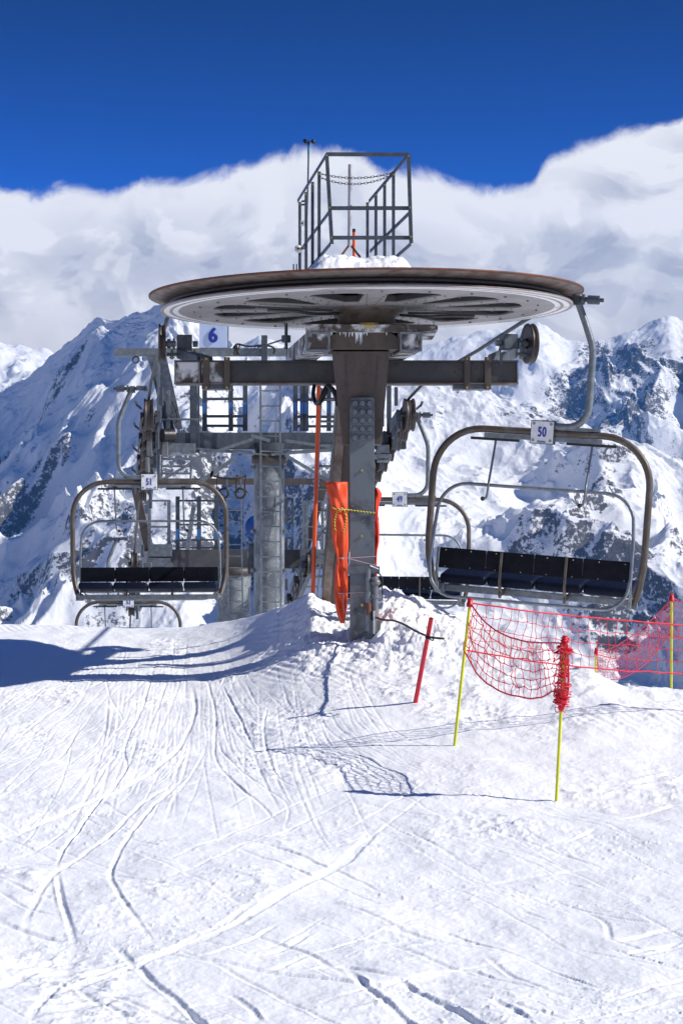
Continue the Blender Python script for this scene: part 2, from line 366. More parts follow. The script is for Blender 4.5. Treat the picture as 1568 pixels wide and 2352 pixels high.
TR = [
    ([(355, 1530), (330, 1620), (285, 1720), (290, 1770), (205, 1870), (140, 1960), (130, 2010)], .03, .028),
    ([(440, 1570), (447, 1640), (400, 1730), (300, 1800), (150, 1870), (0, 1925)], .05, .03),
    ([(470, 1545), (495, 1640), (495, 1740), (540, 1800), (610, 1860), (640, 1890)], .035, .025),
    ([(510, 1570), (545, 1640), (570, 1690), (590, 1720)], .03, .03),
    ([(615, 1620), (605, 1680), (620, 1740), (640, 1790), (720, 1830)], .03, .025),
    ([(240, 1530), (250, 1600), (280, 1650), (290, 1690)], .025, .02),
    ([(190, 1650), (140, 1740), (60, 1780), (0, 1800)], .035, .018),
    ([(300, 1540), (160, 1610), (60, 1680), (0, 1720)], .045, .016),
    ([(440, 1770), (330, 1880), (280, 1950), (255, 2030), (330, 2130), (360, 2180)], .04, .022),
    ([(440, 1790), (350, 1830), (240, 1930), (120, 2020), (60, 2120), (70, 2180)], .045, .022),
    ([(130, 2010), (145, 2080), (175, 2170)], .035, .03),
    ([(860, 1895), (830, 1945), (740, 2010), (620, 2075), (480, 2150), (350, 2200), (270, 2230), (100, 2290), (0, 2330)], .075, .034),
    ([(630, 2060), (560, 2090), (440, 2160), (300, 2210), (150, 2240), (0, 2270)], .05, .02),
    ([(0, 2125), (80, 2145), (145, 2155)], .05, .04),
    ([(255, 2160), (340, 2240), (410, 2300), (500, 2400)], .045, .045),
    ([(310, 2180), (480, 2210), (650, 2235), (800, 2255), (980, 2275), (1290, 2300)], .055, .03),
    ([(800, 2225), (850, 2275), (905, 2320), (1000, 2400)], .045, .045),
    ([(900, 2235), (965, 2280), (1040, 2318), (1150, 2390)], .04, .04),
    ([(1140, 2305), (1180, 2330), (1215, 2352)], .045, .035),
    ([(1000, 2020), (1080, 2030), (1300, 2000), (1450, 1990)], .05, .018),
    ([(1060, 2040), (1200, 2010), (1400, 2000), (1568, 1990)], .04, .014),
    ([(1410, 2165), (1500, 2145), (1568, 2135)], .06, .024),
    ([(1430, 2190), (1568, 2165)], .04, .018),
    ([(1420, 1885), (1500, 1865), (1568, 1850)], .05, .018),
    ([(0, 2270), (80, 2225), (155, 2215)], .07, .03),
    ([(940, 1910), (1000, 1945), (1075, 1985)], .03, .02),
    ([(490, 1640), (510, 1720), (580, 1790), (660, 1850), (650, 1905)], .03, .016),
    ([(0, 1640), (90, 1590), (200, 1530), (240, 1500)], .03, .015),
    ([(0, 1570), (100, 1540), (190, 1510)], .03, .014),
    ([(0, 1990), (90, 1950), (170, 1880), (220, 1800), (290, 1700)], .03, .014),
    ([(670, 1560), (680, 1640), (660, 1700)], .025, .016),
    ([(560, 1560), (600, 1640)], .025, .018),
    ([(1340, 2090), (1390, 2120), (1400, 2160)], .035, .022),
    ([(1110, 2190), (1180, 2240), (1290, 2290)], .035, .02),
    ([(600, 2350), (560, 2300), (520, 2270)], .035, .02),
    ([(700, 2230), (780, 2215), (900, 2240), (1100, 2260)], .04, .02),
    ([(830, 2145), (940, 2185), (1100, 2240), (1300, 2290), (1500, 2350)], .04, .016),
    ([(540, 2140), (700, 2185), (800, 2240)], .035, .018),
    ([(60, 2352), (140, 2260), (240, 2230)], .04, .02),
    ([(140, 2230), (190, 2280), (270, 2330), (300, 2352)], .04, .022),
    ([(1250, 2050), (1380, 2100), (1568, 2140)], .03, .014),
    ([(900, 1890), (1000, 1880), (1250, 1900), (1568, 1880)], .03, .012),
    ([(1080, 1800), (1200, 1830), (1400, 1800), (1568, 1790)], .03, .010),
    ([(950, 1760), (1200, 1745), (1568, 1735)], .05, .018),
    ([(1250, 1690), (1400, 1705), (1568, 1700)], .04, .014),
]
for pix, w, d in TR: track(pix, w * (.34 if pix[0][1] < 1800 else .42), d * (.48 if d < .038 else .40), bm=(.5 if w < .05 else .16))
# a fan of fainter ski traces down the unloading ramp, and cross traces on the flat
for i in range(170):
    x0 = rng.uniform(10, 820); y0 = rng.uniform(1460, 1700)
    dx = (x0 - 470) * rng.uniform(.4, 1.1) + rng.uniform(-90, 90)
    L = rng.uniform(70, 300); w = rng.uniform(.007, .013); d = rng.uniform(.0025, .006)
    pth = [(x0, y0), (x0 + dx * .15, y0 + L * .35), (x0 + dx * .55, y0 + L * .7), (x0 + dx, y0 + L)]
    track(pth, w, d, bm=.8)
    if i % 3 == 0: o_ = rng.uniform(22, 40); track([(x + o_, y + rng.uniform(-3, 3)) for x, y in pth], w, d * .9, bm=.8)
for i in range(90):
    x0 = rng.uniform(-150, 1500); y0 = rng.uniform(1800, 2400)
    L = rng.uniform(120, 560); s_ = rng.choice((-1, 1, 1)); dy = rng.uniform(.05, .5) * L * s_
    pth = [(x0, y0), (x0 + L * .5, y0 + dy * .5 + rng.uniform(-22, 22)), (x0 + L, y0 + dy)]
    w = rng.uniform(.007, .016); d = rng.uniform(.003, .008)
    track(pth, w, d, bm=.9)
    if i % 4 == 0: track([(x + 8, y + rng.uniform(26, 44)) for x, y in pth], w, d * .9, bm=.9)
relief += berm

def sample_relief(X, Y):
    u = np.clip((X - GX0) / GS, 0, nx - 1.001); v = np.clip((Y - GY0) / GS, 0, ny - 1.001)
    i = u.astype(int); j = v.astype(int); fu = u - i; fv = v - j
    r = (relief[j, i] * (1 - fu) + relief[j, i + 1] * fu) * (1 - fv) + (relief[j + 1, i] * (1 - fu) + relief[j + 1, i + 1] * fu) * fv
    return np.where((X > GX0) & (X < GX1) & (Y > GY0) & (Y < GY1), r, 0)
def ground_z(X, Y, detail=True):
    X = np.asarray(X, float); Y = np.asarray(Y, float)
    px = 784 + X / np.maximum(Y, .5) * F
    h = base_profile(px, Y)
    if not detail: return h
    fadeout = sstep(60, 25, Y)
    h = h + fadeout * (0.026 * fbm(X * .7, Y * .6, 3, 5) + .007 * fbm(X * 2.6 + Y * .9, Y * .55 - X * .2, 3, 6) + 0.008 * fbm(X * 3.1, Y * 2.2, 3, 9))
    # trodden, crumbly patches
    crumb_m = sstep(0.05, 0.5, fbm(X * 0.85 + 3, Y * 0.6, 4, 21))
    cell = np.maximum(fbm(X * 17, Y * 13, 3, 31), 0)
    h = h + fadeout * crumb_m * 0.006 * cell + fadeout * 0.0015 * fbm(X * 30, Y * 24, 2, 41)
    # flakes and lumps along the tracks
    nearb = sstep(13.5, 11, Y)
    h = h + nearb * sstep(.0, .5, fbm(X * .9 + 7, Y * .7, 3, 78)) * 0.006 * np.maximum(fbm(X * 19 + 5, Y * 14, 3, 77) - .3, 0) * 2
    chop = sstep(0.1, 0.6, fbm(X * 1.1 + 13, Y * .55 + X * .3, 3, 91))
    h = h + fadeout * chop * 0.009 * (ridged(X * 6, Y * 7, 4, 93) - .5)
    # corduroy left by the piste machine
    pxm = px
    pym = 1176 - h / np.maximum(Y, .5) * F
    cm = sstep(560, 640, pxm) * sstep(900, 850, pxm) * sstep(1390, 1420, pym) * sstep(1590, 1530, pym)
    cm = np.maximum(cm, 0.55 * sstep(1300, 1350, pxm) * sstep(1600, 1625, pym) * sstep(1700, 1660, pym))
    cm = np.maximum(cm, 0.5 * sstep(250, 150, pxm) * sstep(1455, 1445, pym) * sstep(22.3, 21.9, Y))
    h = h + cm * 0.0055 * (0.6 + .8 * fbm(X * 2, Y * 2, 2, 83)) * np.sin((X * 0.86 + Y * 0.35) * 2 * math.pi / 0.075)
    # shovelled heap round the mast
    mm = sstep(640, 730, pxm) * sstep(1120, 1010, pxm) * sstep(15.9, 17.3, Y) * sstep(21, 19.2, Y)
    rm = mm * sstep(845, 885, pxm)
    h = h + mm * (0.03 * fbm(X * 6, Y * 5, 4, 51) + .012 * np.abs(fbm(X * 22, Y * 18, 3, 53))) + rm * (0.055 * fbm(X * 3.4, Y * 2.6, 2, 61) + 0.03 * np.abs(fbm(X * 8, Y * 6, 3, 63)) - 0.02)
    em = sstep(820, 900, pxm) * sstep(1130, 1040, pxm) * sstep(14.8, 15.8, Y) * sstep(17.6, 16.8, Y)
    em = np.maximum(em, sstep(1000, 1100, pxm) * sstep(13.9, 14.6, Y) * sstep(17.2, 16.4, Y) * .7)
    h = h + em * 0.032 * np.maximum(fbm(X * 4.2, Y * 3.2, 4, 71), -.1)
    h = h + sample_relief(X, Y)
    return h
def gz(X, Y): return float(ground_z(np.array([X]), np.array([Y]))[0])

a_in = np.linspace(-0.2, 0.2, 860)
a_out = 0.2 + 0.9 * np.linspace(0.02, 1, 60) ** 2
A = np.concatenate([-a_out[::-1], a_in, a_out])
yr = np.concatenate([np.linspace(2.0, 5.6, 20, endpoint=False),
                     1.0 / np.linspace(1 / 5.6, 1 / 12.5, 430, endpoint=False),
                     np.linspace(12.5, 22.8, 700, endpoint=False),
                     np.geomspace(22.8, 60, 60, endpoint=False), np.geomspace(60, 2600, 50)])
AA, YY = np.meshgrid(A, yr)
XX = AA * YY
snow = grid_mesh('snow_ground', XX, YY, ground_z(XX, YY), M['snow']); snow['kind'] = 'structure'
snow['label'] = 'bright groomed snow with ski tracks in front of the lift'

# ------------------------------------------------------------------ mountains
def mountain(name, crest, y_bot, y_top, e_bot, amp, scale, seed, rock_bias, label, nc=900, nr=460, a0=-.3, a1=.3, depth_var=None, prof=1.0, jag=1.0, stretch=.8):
    cx = np.array([(x - 784) / F for x, y in crest]); ce = np.array([(1176 - y) / F for x, y in crest])
    a = np.linspace(a0, a1, nc); t = np.concatenate([np.linspace(0, 1, nr), 1 + np.linspace(.01, .5, 30)])
    Aa, T = np.meshgrid(a, t)
    ec = smooth1(np.interp(a, cx, ce), 3)[None, :]
    yt = y_top * np.ones_like(a)
    if depth_var is not None: yt = yt * np.interp(a, *depth_var)
    Yd = y_bot + (yt[None, :] - y_bot) * T
    tc_ = np.minimum(T, 1)
    zb = e_bot * y_bot; zt = ec * yt[None, :]
    Z = zb + (zt - zb) * tc_ ** prof
    Z = Z - np.maximum(T - 1, 0) * 0.75 * (yt[None, :] - y_bot)
    X = Aa * Yd
    wx = fbm(X / (scale * .8), Yd / (scale * .8), 4, seed + 90) * 0.35
    u = X / scale + wx; v = Yd / scale * stretch + wx * .6
    rg = ridged(u, v, 7, seed, .50) - 0.80
    lowf = fbm(X / (scale * 2.6), Yd / (scale * 2.6), 3, seed + 40)
    fine = ridged(X / (scale * .16) + wx * 2, Yd / (scale * .16) + wx, 5, seed + 60, .55) - .8
    edge = sstep(1.0, 0.82, tc_)             # keep the skyline where the photo has it
    topn = fbm(Aa / 0.010 + seed, T * 44 + 3.3, 4, seed + 12, .5)
    calm = 1 - .55 * sstep(-.065, -.11, Aa) * sstep(.45, .75, T)
    Z = Z + edge * calm * amp * (rg * 1.0 + 0.9 * lowf) + amp * .085 * fine * (0.3 + .7 * edge) + (1 - edge) * jag * amp * 0.07 * topn
    gy, gx = np.gradient(Z); dY, _ = np.gradient(Yd); _, dX = np.gradient(X)
    sl = np.hypot(gx / np.maximum(dX, 1e-3), gy / np.maximum(dY, 1e-3))
    sl = np.clip(sl, 0, np.percentile(sl, 97))
    patch = fbm(X / (scale * .9), Yd / (scale * .8), 4, seed + 70) + .5 * fbm(X / (scale * .2), Yd / (scale * .2), 4, seed + 75)
    val = (sl - sl.mean()) / sl.std() * .5 + patch / patch.std() * .8
    rock = 0.46 + (val - np.percentile(val[T <= 1], 100 * (1 - rock_bias))) * 0.20
    rock = rock - .12 * sstep(.22, .04, T) - .20 * sstep(.62, .34, T) * sstep(.02, .07, Aa) - .16 * sstep(-.08, -.12, Aa) * sstep(.45, .7, T)
    rock = np.where(rock > .5, .5 + .2 * np.tanh((rock - .5) / .2), rock)
    o = grid_mesh(name, X, Yd, Z, M['mountain'], {'rock': rock})
    o['kind'] = 'structure'; o['label'] = label
    return o

mountain('near_mountain',
         [(-700, 1000), (-300, 960), (0, 900), (60, 868), (110, 822), (165, 778), (205, 742), (232, 727), (252, 738), (300, 720), (335, 713), (370, 696), (400, 690), (440, 700), (480, 760), (520, 850), (555, 935), (580, 925), (615, 888), (660, 855), (720, 858), (800, 868), (900, 880), (960, 872), (1010, 880),
          (1080, 890), (1140, 908), (1200, 930), (1300, 962), (1400, 995), (1480, 1020), (1568, 1058), (1800, 1150), (2200, 1250)],
         2050, 3150, -0.125, 76, 460, 3, 0.15, 'snow covered mountain flank with bands of dark rock', nc=1150, nr=560, prof=0.92,
         depth_var=([-.3, -.17, -.1, -.05, 0, .08, .18, .3], [1.6, 1.30, 1.05, .97, .95, .93, .88, .85]))
mountain('far_mountain',
         [(200, 1000), (500, 800), (560, 790), (600, 768), (640, 790), (700, 800), (900, 805), (960, 800), (1000, 788), (1050, 772), (1110, 762), (1180, 750), (1232, 742), (1262, 755), (1305, 781), (1360, 783), (1400, 779), (1432, 764), (1480, 746), (1515, 730), (1540, 722), (1570, 738), (1700, 700), (2000, 800)],
         4300, 5400, -0.03, 90, 520, 23, 0.15, 'distant snowy ridge with dark cliffs under the cloud', nc=800, nr=300, a0=-.12, a1=.3)
mountain('cloudy_peak',
         [(-700, 700), (-200, 740), (-40, 770), (30, 790), (70, 800), (110, 805), (200, 850), (400, 950)],
         5200, 6200, -0.01, 120, 520, 43, 0.35, 'grey rocky peaks fading into cloud at left', nc=420, nr=200, a0=-.3, a1=-.06, stretch=.8)

# ------------------------------------------------------------------ air between here and the far ridges
def air_box(name, lo, hi, dens, color, aniso):
    hz = bpy.data.materials.new(name); hz.use_nodes = True; t = hz.node_tree; t.nodes.clear()
    pv = t.nodes.new('ShaderNodeVolumePrincipled'); om_ = t.nodes.new('ShaderNodeOutputMaterial')
    pv.inputs['Color'].default_value = (*color, 1); pv.inputs['Density'].default_value = dens; pv.inputs['Anisotropy'].default_value = aniso
    t.links.new(pv.outputs[0], om_.inputs['Volume'])
    me = bpy.data.meshes.new(name); bm = bmesh.new(); bmesh.ops.create_cube(bm, size=1.0); bm.to_mesh(me); bm.free(); me.materials.append(hz)
    o = bpy.data.objects.new(name, me); COL.objects.link(o); o['kind'] = 'stuff'
    o.scale = [h - l for l, h in zip(lo, hi)]; o.location = [(h + l) / 2 for l, h in zip(lo, hi)]
    return o
haze = air_box('haze', (-3600, -60, -1900), (3600, 7200, 1100), 5.0e-5, (0.10, 0.40, 1.0), 0.0)
haze['label'] = 'pale blue mountain air between the lift and the ridges'; haze['category'] = 'haze'

# ------------------------------------------------------------------ mesh builder
class MB:
    def __init__(s): s.v = []; s.f = []; s.sm = []
    def add(s, vs, fs, smooth=False):
        b = len(s.v); s.v += [tuple(v) for v in vs]
        for f in fs: s.f.append(tuple(b + i for i in f)); s.sm.append(smooth)
        return s
    def box(s, c, size, rot=None):
        hx, hy, hz = (q / 2 for q in size); c = Vector(c)
        vs = [Vector((x, y, z)) for x in (-hx, hx) for y in (-hy, hy) for z in (-hz, hz)]
        if rot is not None: vs = [rot @ v for v in vs]
        return s.add([c + v for v in vs], [(0, 1, 3, 2), (4, 6, 7, 5), (0, 4, 5, 1), (2, 3, 7, 6), (0, 2, 6, 4), (1, 5, 7, 3)])
    def span(s, a, b):
        a = Vector(a); b = Vector(b)
        return s.box((a + b) / 2, [abs(q) for q in (b - a)])
    def bar(s, p0, p1, w, d, up=(0, 1, 0)):
        """rectangular bar; d is its thickness along `up`, w across"""
        p0 = Vector(p0); p1 = Vector(p1); ax = (p1 - p0); L = ax.length; ax.normalize()
        u = Vector(up); u = (u - ax * u.dot(ax))
        if u.length < 1e-4: u = ax.orthogonal()
        u.normalize(); wv = ax.cross(u)
        vs = []
        for p in (p0, p1):
            for a, b in ((-1, -1), (1, -1), (1, 1), (-1, 1)): vs.append(p + wv * (a * w / 2) + u * (b * d / 2))
        return s.add(vs, [(0, 3, 2, 1), (4, 5, 6, 7), (0, 1, 5, 4), (1, 2, 6, 5), (2, 3, 7, 6), (3, 0, 4, 7)])
    def angle(s, p0, p1, w, t, up=(0, 1, 0), flip=1):
        """L-section"""
        p0 = Vector(p0); p1 = Vector(p1); ax = (p1 - p0).normalized()
        u = Vector(up); u = (u - ax * u.dot(ax)).normalized(); wv = ax.cross(u)
        s.bar(p0, p1, w, t, up)
        o = wv * (flip * (w / 2 - t / 2)) + u * (w / 2 + t / 2 - .0005)
        return s.bar(p0 + o, p1 + o, t, w - t, up)
    def tube(s, pts, r, n=8, closed=False, caps=True):
        pts = [Vector(p) for p in pts]; N = len(pts); rs = r if isinstance(r, (list, tuple)) else [r] * N
        T = []
        for i in range(N):
            a = pts[i - 1] if (i > 0 or closed) else pts[i]; b = pts[(i + 1) % N] if (i < N - 1 or closed) else pts[i]
            T.append((b - a).normalized())
        nrm = T[0].orthogonal().normalized(); rings = []
        for i in range(N):
            nrm = (nrm - T[i] * nrm.dot(T[i]));
            nrm = nrm.normalized() if nrm.length > 1e-6 else T[i].orthogonal().normalized()
            bn = T[i].cross(nrm)
            rings.append([pts[i] + (nrm * math.cos(2 * math.pi * k / n) + bn * math.sin(2 * math.pi * k / n)) * rs[i] for k in range(n)])
        vs = [v for rg in rings for v in rg]; fs = []
        for i in range(N if closed else N - 1):
            j = (i + 1) % N
            for k in range(n): fs.append((i * n + k, i * n + (k + 1) % n, j * n + (k + 1) % n, j * n + k))
        s.add(vs, fs, True)
        if caps and not closed:
            s.add(rings[0], [tuple(range(n))[::-1]]); s.add(rings[-1], [tuple(range(n))])
        return s
    def cyl(s, p0, p1, r, n=16, r2=None): return s.tube([p0, p1], [r, r if r2 is None else r2], n)
    def lathe(s, prof, c=(0, 0, 0), axis='z', n=48, smooth=True, closed=False):
        """prof: list of (radius, height along axis)"""
        c = Vector(c); vs = []
        for r, h in prof:
            for k in range(n):
                a = 2 * math.pi * k / n; p = (r * math.cos(a), r * math.sin(a), h)
                if axis == 'x': p = (p[2], p[0], p[1])
                elif axis == 'y': p = (p[1], p[2], p[0])
                vs.append(c + Vector(p))
        m = len(prof); fs = []
        for i in range(m if closed else m - 1):
            j = (i + 1) % m
            for k in range(n): fs.append((i * n + k, i * n + (k + 1) % n, j * n + (k + 1) % n, j * n + k))
        return s.add(vs, fs, smooth)
    def prism(s, poly, y0, y1):
        """poly in (x,z), extruded along y"""
        n = len(poly); vs = [(x, y0, z) for x, z in poly] + [(x, y1, z) for x, z in poly]
        return s.add(vs, [tuple(range(n)), tuple(range(2 * n - 1, n - 1, -1))] + [(i, (i + 1) % n, n + (i + 1) % n, n + i)[::-1] for i in range(n)])
    def ball(s, c, r, n=8, sz=(1, 1, 1)):
        c = Vector(c); vs = []; fs = []
        for i in range(n + 1):
            th = math.pi * i / n
            for k in range(2 * n):
                ph = math.pi * k / n
                vs.append(c + Vector((r * sz[0] * math.sin(th) * math.cos(ph), r * sz[1] * math.sin(th) * math.sin(ph), r * sz[2] * math.cos(th))))
        for i in range(n):
            for k in range(2 * n): fs.append((i * 2 * n + k, (i + 1) * 2 * n + k, (i + 1) * 2 * n + (k + 1) % (2 * n), i * 2 * n + (k + 1) % (2 * n)))
        return s.add(vs, fs, True)
    def build(s, name, m, parent=None, bevel=0.0, loc=None):
        me = bpy.data.meshes.new(name)
        org = Vector((0, 0, 0)) if loc is None else Vector(loc)
        me.from_pydata([tuple(Vector(v) - org) for v in s.v], [], s.f); me.materials.append(M[m] if isinstance(m, str) else m)
        me.polygons.foreach_set('use_smooth', s.sm)
        bm = bmesh.new(); bm.from_mesh(me); bmesh.ops.recalc_face_normals(bm, faces=bm.faces); bm.to_mesh(me); bm.free()
        o = bpy.data.objects.new(name, me); COL.objects.link(o); o.location = org
        if parent is not None: attach(o, parent)
        if bevel:
            md = o.modifiers.new('bevel', 'BEVEL'); md.width = bevel; md.segments = 2; md.limit_method = 'ANGLE'; md.angle_limit = R(40)
        return o

def attach(o, parent):
    """parent o, whose mesh was given in world coordinates, without moving it"""
    off = Vector((0, 0, 0)); p = parent
    while p is not None: off = off + p.location; p = p.parent
    o.parent = parent; o.location = Vector(o.location) - off

def thing(name, label, cat, loc=(0, 0, 0), group=None):
    o = bpy.data.objects.new(name, None); COL.objects.link(o); o.location = loc; o.empty_display_size = .2
    o['label'] = label; o['category'] = cat
    if group: o['group'] = group
    return o
def tag(o, label, cat, group=None):
    o['label'] = label; o['category'] = cat
    if group: o['group'] = group
    return o
def text(name, body, size, loc, rot, m, parent, sx=.62, bold=.0, ext=.001):
    c = bpy.data.curves.new(name, 'FONT'); c.body = body; c.size = size; c.align_x = 'CENTER'; c.align_y = 'CENTER'
    c.extrude = ext; c.space_character = 1.12; c.materials.append(M[m])
    tmp = bpy.data.objects.new(name, c); me = bpy.data.meshes.new_from_object(tmp)
    bpy.data.objects.remove(tmp); bpy.data.curves.remove(c); me.name = name; me.materials.clear(); me.materials.append(M[m])
    if bold:                                      # heavier strokes: the outline repeated a hair to each side
        bm = bmesh.new()
        for k, (dx, dy) in enumerate(((0, 0), (bold, 0), (-bold, 0), (0, bold * .6), (0, -bold * .6))):
            m2 = me.copy(); m2.transform(Matrix.Translation((dx, dy, .0004 * k))); bm.from_mesh(m2); bpy.data.meshes.remove(m2)
        bm.to_mesh(me); bm.free()
    o = bpy.data.objects.new(name, me); COL.objects.link(o); o.parent = parent; o.location = loc; o.rotation_euler = rot; o.scale = (sx, 1, 1)
    return o
def arc(c, r, a0, a1, n, f):
    """points of an arc; f maps (u,v) to a Vector"""
    return [f(c[0] + r * math.cos(R(a0 + (a1 - a0) * i / n)), c[1] + r * math.sin(R(a0 + (a1 - a0) * i / n))) for i in range(n + 1)]
def spline(pts, k=6):
    p = [Vector(q) for q in pts]; out = []
    for i in range(len(p) - 1):
        a = p[max(i - 1, 0)]; b = p[i]; c = p[i + 1]; d = p[min(i + 2, len(p) - 1)]
        for j in range(k):
            t = j / k
            out.append(0.5 * (2 * b + (c - a) * t + (2 * a - 5 * b + 4 * c - d) * t * t + (3 * b - 3 * c + d - a) * t ** 3))
    out.append(p[-1]); return out
def flat_plate(name, loops, thick, m, parent, loc=(0, 0, 0)):
    """horizontal plate with holes; loops of (x,y), first one the outline"""
    c = bpy.data.curves.new(name, 'CURVE'); c.dimensions = '2D'; c.fill_mode = 'BOTH'; c.extrude = thick / 2
    for lp in loops:
        sp = c.splines.new('POLY'); sp.points.add(len(lp) - 1)
        for i, (x, y) in enumerate(lp): sp.points[i].co = (x, y, 0, 1)
        sp.use_cyclic_u = True
    tmp = bpy.data.objects.new(name, c)
    me = bpy.data.meshes.new_from_object(tmp); bpy.data.objects.remove(tmp); bpy.data.curves.remove(c)
    me.name = name; me.materials.clear(); me.materials.append(M[m])
    o = bpy.data.objects.new(name, me); COL.objects.link(o); o.location = loc
    if parent is not None: o.parent = parent
    return o

# line of the lift: the two ropes run back and to the left
LX = -0.124
WX, WY, WZ = 0.233, 18.0, 1.895

# ------------------------------------------------------------------ bullwheel
bw = thing('bullwheel', 'huge horizontal grey bullwheel with rusty rim and triangular cutouts', 'bullwheel', (WX, WY, WZ))
bw.rotation_euler = (0, R(-0.75), R(4))
circ = lambda r, n=144: [(r * math.cos(2 * math.pi * k / n), r * math.sin(2 * math.pi * k / n)) for k in range(n)]
holes = []
for k in range(12):
    a = R(-90 - 12 - 4 + 30 * k)
    def pt(r, w):
        return (r * math.cos(a) - w * math.sin(a), r * math.sin(a) + w * math.cos(a))
    r0, r1, w0, w1 = .66, 1.44, .06, .25
    cor = [pt(r0, -w0), pt(r1 - .12, -w1), pt(r1 - .02, -w1 + .05), pt(r1 + .015, -.1), pt(r1 + .015, .1), pt(r1 - .02, w1 - .05), pt(r1 - .12, w1), pt(r0, w0)]
    holes.append(cor)
flat_plate('lower_plate', [circ(1.93)] + holes, .014, 'disc', bw, (0, 0, .007))
# flanges round the cutouts: upstanding webs either side of each spoke
for h in holes:
    w_ = MB()
    for i in range(len(h)):
        (x0, y0), (x1, y1) = h[i], h[(i + 1) % len(h)]
        w_.bar((x0, y0, .042), (x1, y1, .042), .010, .055, up=(0, 0, 1))
    w_.build('web', 'beam').parent = bw
flat_plate('upper_plate', [circ(1.86)], .012, 'beam', bw, (0, 0, .115))
rim = MB().lathe([(1.865, .014), (1.925, .016), (1.93, .022), (1.875, .036), (1.835, .044), (1.835, .0)], n=160)
rim.build('lower_flange', 'flange').parent = bw
MB().lathe([(1.84, .04), (1.822, .052), (1.818, .075), (1.835, .096)], n=160).build('groove_liner', 'rubber').parent = bw
MB().lathe([(1.83, .094), (1.885, .099), (1.955, .112), (2.006, .124), (2.02, .128)], n=160).build('upper_flange', 'flange').parent = bw
MB().lathe([(2.02, .128), (2.032, .133), (2.033, .147), (2.02, .150), (1.86, .142), (1.8, .140)], n=160).build('rusty_edge', 'rust').parent = bw
hub = MB().lathe([(.0, -.13), (.27, -.13), (.27, -.06), (.31, -.055), (.31, -.02), (.345, -.018), (.35, 0.0)], n=48)
hub.build('hub', 'flange').parent = bw
b_ = MB()
for k in range(12):
    for r in [.56 + .16 * i for i in range(6)]:
        a = R(-90 - 12 - 4 + 15 + 30 * k)
        for s_ in (-1, 1):
            w = s_ * (0.03 + 0.06 * (r - .5))
            b_.box((r * math.cos(a) - w * math.sin(a), r * math.sin(a) + w * math.cos(a), -.007), (.014, .014, .008), Matrix.Rotation(a, 3, 'Z'))
for k in range(120):
    a = 2 * math.pi * k / 120
    if k % 5 == 0: b_.box((1.61 * math.cos(a), 1.61 * math.sin(a), -.006), (.018, .018, .014), Matrix.Rotation(a, 3, 'Z'))
b_.build('plate_bolts', 'galv').parent = bw
# scraper arms bolted under the wheel
for (x0, y0), (x1, y1) in (((-.35, -.25), (-1.05, -.62)), ((.4, .05), (1.15, .1))):
    sbm = MB(); sbm.bar((x0, y0, -.022), (x1, y1, -.03), .05, .02, up=(0, 0, 1))
    sbm.tube(spline([(x0 * .6, y0 * .5, -.035), ((x0 * .8 + x1 * .2), y0 - .05, -.06), ((x0 + x1) / 2, (y0 + y1) / 2 - .02, -.05), (x1 * .9, y1 * .9, -.05)]), .014, 6)
    sbm.build('scraper_arm', 'beam').parent = bw

# ------------------------------------------------------------------ haul rope
def rope_z(Y, side):
    return float(np.interp(Y, [18, 19.5, 25.5, 27.0, 28.5, 30, 31.6, 38.3, 41, 43.5, 70, 120], [1.965, 1.93, 1.76, 1.60, 1.33, 1.0, .62, -.50, -1.05, -1.75, -11.5, -31]))
RR = 1.832
rp = []
for Y in (120, 70, 55, 43.5, 42.3, 41, 39.5, 38.3, 34, 31.6, 30.8, 30, 29.2, 28.5, 27.7, 27.0, 26.2, 25.5, 22, 19.5, 18.6): rp.append(Vector((WX - RR + LX * (Y - 18), Y, rope_z(Y, -1))))
zl = 1.965
for k in range(41):
    a = R(180 - 7 + (180) * k / 40)
    rp.append(Vector((WX + RR * math.cos(a), WY + RR * math.sin(a), WZ + .068 + .0131 * RR * math.cos(a))))
for Y in (18.6, 19.5, 22, 25.5, 26.2, 27.0, 27.7, 28.5, 29.2, 30, 30.8, 31.6, 34, 38.3, 41, 43.5, 55, 70, 120): rp.append(Vector((WX + RR + LX * (Y - 18), Y, rope_z(Y, 1) + (.03 if Y < 20 else 0))))
o = MB().tube(rp, .021, 8).build('haul_rope', 'rope')
tag(o, 'thick dark steel haul rope looped round the bullwheel', 'rope')

# ------------------------------------------------------------------ return station: mast, head, crossbeam, strut
st = thing('lift_return_station', 'brown and galvanised steel mast with crossbeam carrying the bullwheel', 'lift station', (.19, 17.6, -1.15))
ZM = 17.52
mast = MB(); pL, pR = P(803, 0, ZM).x, P(860, 0, ZM).x
zt, zb_ = P(0, 912, ZM).z, -1.5
xc = (pL + pR) / 2; hw = (pR - pL) / 2
poly = [(pL, zb_), (pR, zb_)] + [(pR - .022 + .022 * math.cos(R(a)), zt - .022 + .022 * math.sin(R(a))) for a in (0, 30, 60, 90)] + [(pL + .022 + .022 * math.cos(R(a)), zt - .022 + .022 * math.sin(R(a))) for a in (90, 120, 150, 180)]
mast.prism(poly, ZM, ZM + .05); mast.span((pL + .004, ZM + .05, zb_), (pR - .004, ZM + .32, zt - .45))
mast_o = mast.build('mast', 'galv_mast', st, .004)
bl = MB()
for r in range(5):
    for c in range(3):
        p = P(815 + 17.2 * c, 927 + 19.5 * r, ZM)
        bl.cyl((p.x, ZM - .030, p.z), (p.x, ZM + .001, p.z), .024, 10, .029)
bl.build('bolts', 'bolt_mast', mast_o)
bl = MB()
for py in (1080, 1231, 1390): p = P(831, py, ZM); bl.cyl((p.x, ZM - .014, p.z), (p.x, ZM, p.z), .014, 8)
bl.build('bolts', 'brass', mast_o)
